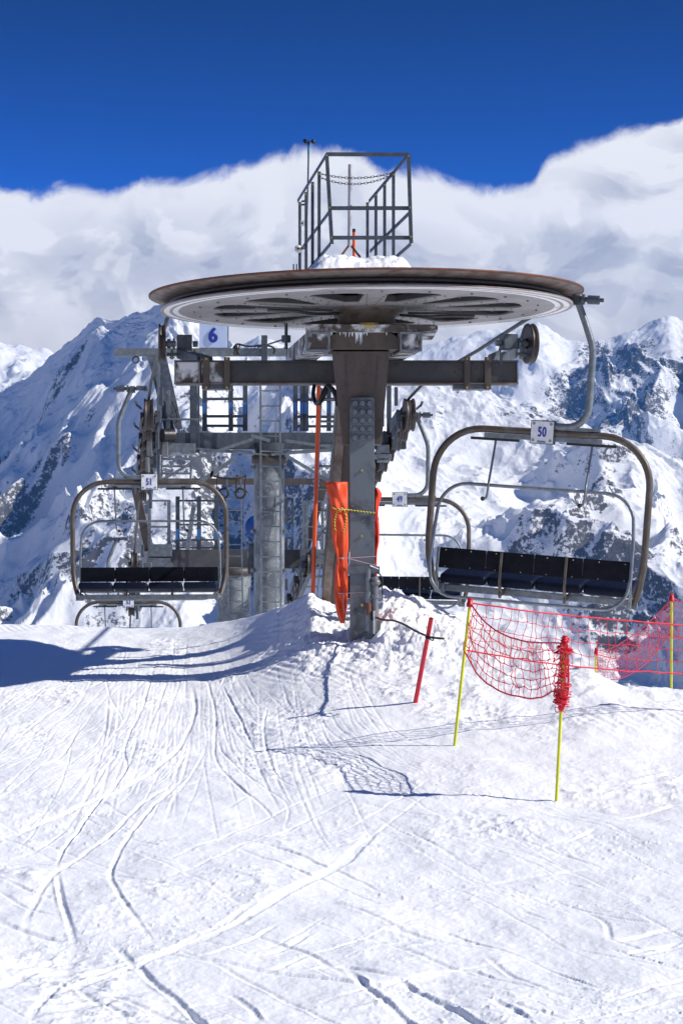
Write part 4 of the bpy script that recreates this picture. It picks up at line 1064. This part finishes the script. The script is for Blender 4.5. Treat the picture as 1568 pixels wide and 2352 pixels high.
# ------------------------------------------------------------------ lift towers
def ladder(name, m, parent, a, b, c, d, n, r=.014):
    """a,b feet of the rails, c,d their tops"""
    l = MB(); l.bar(a, c, .03, .02); l.bar(b, d, .03, .02)
    for i in range(n):
        t = (i + .5) / n; l.tube([a + (c - a) * t, b + (d - b) * t], r * .8, 6)
    return l.build(name, m, parent)
def railing(parent, xs, y0, y1, rails, Y, m='galv_dark', w=.07, sticker=None):
    for x in xs:
        po = MB().bar(P(x, y0, Y), P(x, y1, Y), w, .04).build('railing_post', m, parent)
        if sticker: MB().bar(P(x - 1, sticker[0], Y - .022), P(x - 1, sticker[1], Y - .022), w * .7, .003).build('blue_tape', 'sticker', po)
    for y in rails: MB().tube([P(xs[0], y, Y), P(xs[-1], y, Y)], .021, 8).build('handrail', m, parent)
def sheave_train(parent, side, Y0, Y1, n, d=.40):
    """row of sheaves under the rope; the first is the nearest"""
    for i in range(n):
        Y = Y0 + (Y1 - Y0) * i / (n - 1); X = WX + side * RR + LX * (Y - 18); Z = rope_z(Y, side) - d / 2 - .01
        s = MB(); r = d / 2
        s.lathe([(.05, -.06), (r - .03, -.06), (r + .012, -.068), (r + .014, -.052), (r - .012, -.026), (r - .012, .026), (r + .014, .052), (r + .012, .068), (r - .03, .06), (.05, .06)], (0, 0, 0), 'x', 32)
        s.cyl((-.12, 0, 0), (.12, 0, 0), .03, 10)
        so = s.build('sheave', 'sheave'); so.location = (X, Y, Z); so.rotation_euler = (0, 0, R(7)); attach(so, parent)
        l = MB().lathe([(r - .008, -.028), (r - .013, 0), (r - .008, .028)], (0, 0, 0), 'x', 32).build('liner', 'rubber'); l.parent = so
        c = MB()
        if i % 2 == 0: c.bar((side * .10, -.03, .08), (side * .17, -.03, .14), .03, .05); c.bar((side * .16, -.03, .12), (side * .19, -.03, .19), .03, .05)
        c.box((side * .09, 0, 0), (.03, .12, .07)); (c.build('rope_catcher', 'galv_dark') if i % 2 == 0 else c.build('axle_cap', 'galv_dark')).parent = so
    for j in range(n // 2):
        ya = Y0 + (Y1 - Y0) * (2 * j) / (n - 1); yb = Y0 + (Y1 - Y0) * (2 * j + 1) / (n - 1)
        q_ = lambda Y, dz: Vector((WX + side * RR + LX * (Y - 18) - side * .13, Y, rope_z(Y, side) - d / 2 + dz))
        b = MB(); b.bar(q_(ya, -.03), q_(yb, -.03), .17, .09, (1, 0, 0)); b.bar(q_(ya, .12) + Vector((-side * .05, 0, 0)), q_(ya, .38) + Vector((-side * .05, 0, 0)), .09, .05, (1, 0, 0)); b.bar(q_(ya, -.16), q_(yb, -.16), .10, .03, (1, 0, 0)); b.bar((q_(ya, 0) + q_(yb, 0)) / 2, (q_(ya, -.42) + q_(yb, -.42)) / 2, .12, .05, (1, 0, 0))
        b.build('rocker_beam', 'galv_dark', parent, .005)
        ow = Vector((side * .235, 0, 0)); b2 = MB(); b2.bar(q_(ya - .12, -.04) + ow, q_(yb + .12, -.04) + ow, .10, .03, (1, 0, 0)); b2.build('side_plate', 'beam', parent, .005)

T1 = 28.5
t1_ = thing('lift_tower', 'near lift tower, grey tube with ladder and broad crossarm above', 'lift tower', P(618, 1500, T1), 'lift towers behind the return wheel')
x0 = P(618, 0, T1).x
sh = MB(); sh.lathe([(.226, P(0, 1660, T1).z), (.226, P(0, 1062, T1).z)], (x0, T1, 0), 'z', 32); sh.build('shaft', 'galv_tower', t1_)
fl = MB(); fl.lathe([(.2, P(0, 1066, T1).z), (.262, P(0, 1064, T1).z), (.262, P(0, 1047, T1).z), (.2, P(0, 1044, T1).z)], (x0, T1, 0), 'z', 32); fl.build('flange', 'brown', t1_)
nk = MB(); nk.lathe([(.2, P(0, 1046, T1).z), (.25, P(0, 1018, T1).z)], (x0, T1, 0), 'z', 24); nk.build('neck', 'galv_dark', t1_)
ca = MB(); a = P(372, 1012, T1 - .35); b = P(905, 1012, T1 + .05)
ca.bar(P(360, 1013, T1 - .1), P(930, 1013, T1 + .25), .245, .30, (0, 1, 0)); ca.build('crossarm', 'galv_dark', t1_, .006)
gs = MB()
for sx_ in (-1, 1):
    gs.bar(P(618 + sx_ * 5, 1045, T1 - .17), P(618 + sx_ * 170, 1030, T1 - .17), .03, .2); gs.bar(P(618 + sx_ * 40, 1040, T1 - .18), P(618 + sx_ * 150, 1033, T1 - .18), .05, .02)
gs.build('gusset', 'galv', t1_)
ladder('ladder', 'galv', t1_, P(600, 1470, T1 - .36), P(645, 1470, T1 - .36), P(598, 880, T1 - .36), P(643, 880, T1 - .36), 17)
db = MB()
for (xa, ya), (xb, yb), w in (((457, 1050), (582, 1008), .045), ((462, 1105), (543, 1050), .06), ((495, 1050), (484, 1098), .035), ((655, 1045), (760, 1108), .05), ((577, 1000), (620, 1012), .05), ((655, 1012), (760, 1026), .045), ((380, 1098), (448, 1058), .04)):
    MB().angle(P(xa, ya, T1 - .42), P(xb, yb, T1 - .42), w, .008).build('brace', 'galv', t1_)
# lifting frame over the crossarm
lf = MB(); lf.bar(P(263, 809, T1), P(930, 809, T1 + .3), .118, .10); lf.build('lifting_beam', 'galv', t1_, .004)
for pts_, w in (([(352, 818), (372, 905), (392, 1000)], .15), ([(893, 800), (893, 1020)], .07), ([(444, 880), (444, 1000)], .10), ([(607, 770), (607, 830)], .09)):
    l = MB()
    for i in range(len(pts_) - 1): l.bar(P(*pts_[i], T1 + .05), P(*pts_[i + 1], T1 + .05), w, .08)
    l.build('lifting_leg', 'galv_dark', t1_, .004)
l = MB(); l.add([P(335, 818, T1 - .04), P(382, 818, T1 - .04), P(420, 985, T1 - .04), P(404, 985, T1 - .04), P(335, 818, T1 + .02), P(382, 818, T1 + .02), P(420, 985, T1 + .02), P(404, 985, T1 + .02)], [(0, 1, 2, 3), (7, 6, 5, 4), (0, 4, 5, 1), (1, 5, 6, 2), (2, 6, 7, 3), (3, 7, 4, 0)]); l.build('lifting_leg', 'galv', t1_, .004)
l = MB(); cc = P(312, 826, T1); l.tube([cc + Vector((.047 * math.cos(2 * math.pi * k / 20), 0, .047 * math.sin(2 * math.pi * k / 20))) for k in range(20)], .013, 8, closed=True); l.build('lifting_eye', 'galv_dark', t1_)
# catwalk railings
railing(t1_, (470, 530, 563), 880, 990, (916, 956, 978), T1 + .5, sticker=(924, 950))
railing(t1_, (678, 694, 703, 755, 788), 880, 990, (918, 957, 979), T1 + .5, sticker=(924, 950))
railing(t1_, (367, 386), 895, 1045, (), T1 - .3, 'galv', .06)
for x, w in ((445, .10), (456, .03)): MB().bar(P(x, 882, T1 - .2), P(x, 1040, T1 - .2), w, .05).build('railing_post', 'galv_dark', t1_)
MB().tube([P(367, 963, T1 - .32), P(456, 963, T1 - .32)], .016, 8).build('handrail', 'galv', t1_)
def slabs(parent, name, m, *pairs):
    for a, b in pairs: MB().span(a, b).build(name, m, parent, .004)
slabs(t1_, 'platform_slab', 'galv', (P(379, 1018, T1 - .42), P(449, 1040, T1 - .36)), (P(372, 1041, T1 - .42), P(455, 1046, T1 + .4)))
ladder('platform_ladder', 'galv', t1_, P(370, 1112, T1 - .4), P(437, 1112, T1 - .4), P(372, 1046, T1 - .4), P(440, 1046, T1 - .4), 4, .022)
slabs(t1_, 'platform_slab', 'galv', (P(866, 1021, T1 - .3), P(894, 1040, T1 - .25)), (P(862, 1042, T1 - .3), P(897, 1055, T1 + .2)), (P(866, 1056, T1 - .3), P(893, 1062, T1 + .1)))
bx = MB(); bx.cyl(P(372, 1000, T1 - .5), P(398, 1000, T1 - .4), .10, 12); bx.build('motor_housing', 'black', t1_)
bx = MB(); bx.span(P(372, 1010, T1 - .5), P(390, 1050, T1 - .2)); bx.build('gearbox_cover', 'grey', t1_, .01)
gp = MB(); gp.span(P(337, 1012, T1 - .55), P(353, 1048, T1 - .3)); gp.build('guard_plate', 'grey', t1_, .006)
gp = MB(); gp.span(P(334, 1050, T1 - .6), P(345, 1084, T1 - .3)); gp.build('guard_plate', 'grey', t1_, .006)
gp = MB(); gp.bar(P(346, 930, T1 - .9), P(346, 1005, T1 - .9), .055, .05); gp.tube([P(335, 932, T1 - .9), P(347, 927, T1 - .9)], .03, 8); gp.build('support_arm', 'galv_dark', t1_)
gp = MB(); gp.tube(spline([P(336, 1086, T1 - .6), P(345, 1092, T1 - .6), P(351, 1084, T1 - .6), P(347, 1074, T1 - .6)]), .012, 6); gp.build('cable_tail', 'rubber', t1_)
for y in (905, 950, 1010): MB().span(P(381, y, T1 - .34), P(386, y + 14, T1 - .3)).build('latch_plate', 'galv_dark', t1_)
MB().bar(P(364, 820, T1 - .2), P(364, 1110, T1 - .2), .045, .04).build('railing_post', 'galv', t1_)
cbl = MB(); cbl.tube(spline([P(396, 922, T1 - .2), P(403, 940, T1 - .2), P(408, 960, T1 - .2), P(403, 972, T1 - .2)]), .011, 6); cbl.tube(spline([P(535, 800, T1 - .1), P(545, 790, T1 - .1), P(570, 795, T1 - .1), P(610, 793, T1 - .1), P(630, 800, T1 - .1), P(628, 812, T1 - .1)]), .015, 6)
for i in range(5): cbl.tube([P(540 + rng.uniform(-6, 14), 790 + rng.uniform(-3, 3), T1 - .12), P(540 + rng.uniform(-6, 14), 815 + rng.uniform(-3, 3), T1 - .12)], .012, 6)
cbl.tube([P(592, 798, T1 - .12), P(655, 778, 18.8)], .010, 6)
cbl.build('cable_loop', 'rubber', t1_)
rl = MB(); rl.tube([P(633, 930, T1 - .1), P(633, 1430, T1 - .35)], .006, 6); rl.build('plumb_line', 'galv', t1_)
sheave_train(t1_, -1, 27.0, 31.6, 8, .44); sheave_train(t1_, 1, 27.0, 31.6, 8, .44)
# side brackets on the shaft
for y in (1073, 1220, 1310): slabs(t1_, 'shaft_lug', 'galv', (P(575, y - 4, T1 - .1), P(584, y + 4, T1 + .02)), (P(651, y - 4, T1 - .1), P(659, y + 4, T1 + .02)))

ladder('ladder', 'galv', st, P(718, 1350, 19.75), P(741, 1350, 19.75), P(737, 890, 19.4), P(775, 890, 19.4), 9, .016)

sg = thing('number_sign', 'pale blue sheet sign with a large blue 6', 'sign', P(490, 800, 28.3), None)
pn = MB().span(P(458, 738, 28.3), P(522, 799, 28.32)).build('sign_panel', 'signblue', sg, .003)
text('digit', '6', .30, tuple(P(489, 771, 28.285) - Vector(sg.location)), (R(90), 0, 0), 'blue', sg, .85, .018)
sf = MB(); sf.bar(P(523.5, 730, 28.32), P(523.5, 810, 28.32), .018, .03); sf.bar(P(458, 800, 28.31), P(523, 800, 28.31), .02, .03)
sf.build('sign_post', 'galv', sg)

T2 = 41.0
t2 = thing('lift_tower', 'far lift tower, thicker tube lower down behind the snow edge', 'lift tower', P(538, 1600, T2), 'lift towers behind the return wheel')
x0 = P(538, 0, T2).x
MB().lathe([(.355, -9.0), (.355, P(0, 1320, T2).z)], (x0, T2, 0), 'z', 32).build('shaft', 'galv_tower', t2)
MB().lathe([(.3, P(0, 1322, T2).z), (.40, P(0, 1320, T2).z), (.40, P(0, 1306, T2).z), (.3, P(0, 1303, T2).z)], (x0, T2, 0), 'z', 32).build('flange', 'brown', t2)
MB().bar(P(340, 1284, T2 - .2), P(760, 1284, T2 + .4), .40, .40).build('crossarm', 'beam', t2, .006)
ladder('ladder', 'galv', t2, P(525, 1475, T2 - .5), P(558, 1475, T2 - .5), P(521, 1080, T2 - .5), P(553, 1080, T2 - .5), 15)
MB().bar(P(262, 1106, T2), P(765, 1106, T2 + .5), .135, .12).build('lifting_beam', 'brown', t2, .004)
MB().bar(P(718, 1105, T2 + .2), P(733, 1105, T2 + .2), .05, .3).build('blue_label', 'sticker', t2)
for (xa, ya), (xb, yb) in (((309, 1110), (342, 1265)), ((745, 1110), (700, 1265))): MB().bar(P(xa, ya, T2), P(xb, yb, T2), .17, .12).build('lifting_leg', 'brown', t2, .004)
railing(t2, (343, 388), 1148, 1260, (1150, 1210), T2 - .3, 'galv', .07)
railing(t2, (408, 457, 497), 1140, 1268, (1150, 1205, 1240, 1258), T2 + .3, 'galv_dark', .09, sticker=(1215, 1240))
railing(t2, (657, 671), 1144, 1265, (1146, 1205, 1235), T2 + .3, 'galv_dark', .06, sticker=(1205, 1235))
railing(t2, (697, 705, 740), 1150, 1270, (1152, 1210, 1240), T2 - .1, 'galv', .06)
slabs(t2, 'platform_slab', 'galv', (P(340, 1250, T2 - .4), P(396, 1278, T2 - .3)), (P(338, 1282, T2 - .4), P(398, 1300, T2 + .3)), (P(690, 1262, T2 - .4), P(745, 1295, T2 - .2)))
ladder('platform_ladder', 'galv', t2, P(683, 1400, T2 - .4), P(725, 1400, T2 - .4), P(694, 1295, T2 - .4), P(735, 1295, T2 - .4), 5, .03)
db = MB()
for (xa, ya), (xb, yb) in (((705, 1265), (690, 1330)), ((725, 1290), (680, 1390)), ((345, 1330), (396, 1295)), ((445, 1160), (430, 1262))): MB().angle(P(xa, ya, T2 - .45), P(xb, yb, T2 - .45), .09, .012).build('brace', 'galv', t2)
hoop = MB(); hc = P(527, 1096, T2 - .3)
hoop.tube([hc + Vector((.36 * math.cos(2 * math.pi * k / 36), .36 * math.sin(2 * math.pi * k / 36), .03 * math.cos(4 * math.pi * k / 36))) for k in range(36)], .018, 8, closed=True)
for x in (500, 545, 565): hoop.tube(spline([P(x, 1090, T2 - .5), P(x - 3, 1120, T2 - .5), P(x + 4, 1132, T2 - .5)]), .016, 6)
for x in (514, 552): c = P(x, 1133, T2 - .5); hoop.tube([c + Vector((.10 * math.cos(2 * math.pi * k / 20), 0, .10 * math.sin(2 * math.pi * k / 20))) for k in range(20)], .024, 6, closed=True)
hoop.build('cable_hoop', 'rubber', t2)
sheave_train(t2, -1, 40.0, 44.0, 6, .44); sheave_train(t2, 1, 40.0, 44.0, 6, .44)
ck = MB(); ck.span(P(330, 1292, T2 - .5), P(350, 1330, T2 - .3)); ck.build('drive_cover', 'grey', t2, .01)

bd = thing('blue_drum', 'round blue drum fixed beside the near tower shaft', 'drum', P(580, 1212, 29.2))
MB().lathe([(0, -.08), (.16, -.085), (.192, -.06), (.192, .06), (.16, .085), (0, .08)], P(592, 1211, 29.3), 'y', 36).build('drum_body', 'bluedisc', bd)
dx_ = thing('control_box', 'dark frosted control box hung on the near tower', 'control box', P(577, 1285, 28.9))
MB().span(P(570.5, 1250, 28.7), P(590, 1319, 28.95)).build('box_body', 'galv_dark', dx_, .01); MB().span(P(569, 1250, 28.71), P(572, 1319, 28.94)).build('frosted_side', 'frost', dx_, .004)

# ------------------------------------------------------------------ poles and nets
def pole_pts(xt, yt, xb, yb, Yt, Yb, below=.25):
    t, b = P(xt, yt, Yt), P(xb, yb, Yb); d = (b - t).normalized(); return t, b + d * below
def ground_Y(px, py): return px_to_ground(px, py)[1]
def net_pole(xt, yt, xb, yb, Y, r, label, cap=True, tilt=0.0):
    t, b = pole_pts(xt, yt, xb, yb, Y - tilt, Y)
    o = thing('net_pole', label, 'pole', tuple(P(xb, yb, Y)), 'yellow poles of the safety nets')
    d = (b - t).normalized()
    MB().tube([t + d * .02, b], r, 10).build('rod', 'yellow', o)
    if cap: MB().tube([t, t + d * .035, t + d * .037, t + d * .065], [r * 1.75, r * 1.8, r * 2.2, r * 2.1], 10).build('red_cap', 'redpole', o)
    return t, d
Y1 = ground_Y(1043, 1715); Y2 = ground_Y(1277, 1840)
p1t, p1d = net_pole(1080, 1374, 1043, 1717, Y1, .0115, 'yellow net pole left of the sagging red net')
p2t, p2d = net_pole(1297, 1460, 1277, 1842, Y2, .0105, 'nearest yellow net pole, its top wrapped in bundled red net')
Y3 = 15.9
p3t, p3d = net_pole(1542, 1364, 1541, 1600, Y3, .0105, 'far yellow net pole at the right snow edge', tilt=0)
Y4 = 18.2
p4t, p4d = net_pole(1369, 1488, 1366, 1580, Y4, .010, 'short yellow pole top showing just above the snow edge')
net_pole(1640, 1436, 1632, 1640, 14.7, .0105, 'yellow net pole holding the right end of the taut red net')
r_t, r_b = pole_pts(990, 1420, 953, 1617, 15.0, ground_Y(953, 1617))
rp_ = thing('red_pole', 'leaning red hollow pole stuck in the snow', 'pole', tuple(r_b))
ro = MB().tube([r_t, r_b], .0185, 14, caps=False).build('rod', 'redpole', rp_)
d_ = (r_b - r_t).normalized(); MB().tube([r_t + d_ * .02, r_t + d_ * .025], .0165, 12).build('hollow_end', 'orange_pole', rp_)
cbx = MB(); rY = r_t.y - .03
cbx.tube(spline([P(862, 1418, ZM - .15), P(880, 1424, 17.0), P(905, 1426, 16.6), P(930, 1436, 16.1), P(955, 1450, 15.6), P(985, 1463, rY), P(1004, 1466, 14.9), P(1020, 1467, 14.9)]), .0095, 8)
cb_o = tag(cbx.build('black_hose', 'rubber'), 'grey black hose running from the mast foot to the red pole', 'hose')
kn = MB(); kp = P(984, 1465, rY)
kn.tube(spline([kp + Vector((-.025, -.01, 0)), kp + Vector((0, -.03, -.005)), kp + Vector((.03, -.01, .0)), kp + Vector((.035, -.02, -.02)), kp + Vector((.01, -.03, -.012))]), .006, 6); kn.tube([kp + Vector((-.024, 0, .004)), kp + Vector((.0, -.026, .004)), kp + Vector((.024, 0, .004))], .008, 6)
tag(kn.build('cord_knot', 'black'), 'black cord knot tying the hose to the red pole', 'cord')

def net(label, top, bot, nu, nv, r, rb, seed, jit=.012, group='red safety nets by the piste', sideends=True):
    """net between two edge curves (lists of Vectors)"""
    rr = random.Random(seed); T_ = spline(top, 14); B_ = spline(bot, 14)
    def at(c, t):
        L = len(c) - 1; i = min(int(t * L), L - 1); return c[i] + (c[i + 1] - c[i]) * (t * L - i)
    g = [[None] * (nv + 1) for _ in range(nu + 1)]
    for i in range(nu + 1):
        for j in range(nv + 1):
            u, v = i / nu, j / nv
            p = at(T_, u) * (1 - v) + at(B_, u) * v
            k = jit * (1 if 0 < j < nv else .25)
            g[i][j] = p + Vector((rr.gauss(0, k), rr.gauss(0, k * 1.4), rr.gauss(0, k * .7)))
    m = MB()
    for i in range(nu + 1):
        c = []
        for j in range(nv + 1):
            c.append(g[i][j])
            if j < nv: c.append((g[i][j] + g[i][j + 1]) / 2 + Vector((rr.gauss(0, jit * .7), rr.gauss(0, jit * .5), 0)))
        m.tube(c, r, 4, caps=False)
    for j in range(nv + 1):
        edge = j in (0, nv); c = []
        for i in range(nu + 1):
            c.append(g[i][j])
            if i < nu and not edge: c.append((g[i][j] + g[i + 1][j]) / 2 - Vector((0, 0, rr.uniform(0, jit * .8))))
        m.tube(c, rb if edge else r, 5 if edge else 4, caps=False)
    for i in range(1, nu):
        for j in range(1, nv): m.ball(g[i][j], r * 2.0, 3)
    o = m.build('safety_net', 'red'); tag(o, label, 'safety net', group); return o
YN = lambda t: Y1 + (Y2 - Y1) * t
net('sagging red net between the left pole and the bundled pole',
    [P(1082, 1388, Y1 - .02), P(1115, 1430, YN(.18)), P(1160, 1460, YN(.38)), P(1210, 1474, YN(.6)), P(1255, 1477, YN(.82)), P(1292, 1476, Y2 - .02)],
    [P(1067, 1496, Y1 - .02), P(1098, 1550, YN(.14) - .1), P(1140, 1583, YN(.34) - .14), P(1190, 1601, YN(.56) - .16), P(1235, 1604, YN(.78) - .12), P(1270, 1588, YN(.93)), P(1284, 1600, Y2 - .02)],
    20, 6, .003, .006, 3, .010)
net('taut red net stretching right from the left pole across the view',
    [P(1085, 1386, Y1), P(1200, 1402, 14.0), P(1290, 1412, 14.2), P(1420, 1424, 14.4), P(1568, 1437, 14.6), P(1640, 1446, 14.7)],
    [P(1064, 1493, Y1), P(1180, 1512, 14.0), P(1290, 1527, 14.2), P(1420, 1540, 14.4), P(1568, 1548, 14.6), P(1640, 1552, 14.7)],
    32, 4, .0026, .006, 5, .010)
net('far red net sagging between the two far poles',
    [P(1541, 1376, Y3), P(1500, 1420, 16.3), P(1450, 1462, 16.9), P(1400, 1490, 17.6), P(1369, 1494, Y4)],
    [P(1538, 1458, Y3), P(1505, 1500, 16.3), P(1470, 1535, 16.9), P(1420, 1560, 17.6), P(1367, 1560, Y4)],
    34, 12, .0017, .0045, 8, .006)
net('far red net running off the right edge from its pole',
    [P(1543, 1374, Y3), P(1570, 1384, 15.9), P(1640, 1395, 15.9)], [P(1540, 1458, Y3), P(1570, 1466, 15.9), P(1640, 1472, 15.9)], 8, 6, .0018, .0048, 9, .008)
# net gathered and wound round the near pole
bn = MB(); rb_ = random.Random(11)
for i in range(52):
    t0_ = rb_.uniform(.04, .44); c = p2t + p2d * t0_; pts_ = []
    rad = rb_.uniform(.018, .04) * (1.25 if .30 < t0_ or t0_ < .14 else 1); turns = rb_.uniform(.6, 1.6); a0 = rb_.uniform(0, 6.3); dz = rb_.uniform(-.07, .1)
    for k in range(12):
        a = a0 + turns * 2 * math.pi * k / 11; rr_ = rad * (1 + rb_.uniform(-.35, .35))
        pts_.append(c + Vector((rr_ * math.cos(a), rr_ * math.sin(a), 0)) + p2d * (dz * k / 11) + Vector((0, 0, rb_.uniform(-.008, .008))))
    bn.tube(spline(pts_, 3), rb_.choice((.0024, .0026, .0045)), 5)
for k in range(7):
    x = rb_.uniform(-.03, .035); bn.tube(spline([p2t + p2d * .05 + Vector((x * .5, -.02, 0)), p2t + p2d * .2 + Vector((x, -.03, 0)), p2t + p2d * .36 + Vector((x * 1.2, -.025, 0)), p2t + p2d * .47 + Vector((x * .4, -.02, 0))]), .0035, 5)
bn.ball(p2t + p2d * .42, .034, 6, (1, 1, .8)); bn.ball(p2t + p2d * .46, .022, 6, (1, 1, 1.4))
tag(bn.build('net_bundle', 'red'), 'tangled red net bundle wound round the nearest pole', 'net bundle')
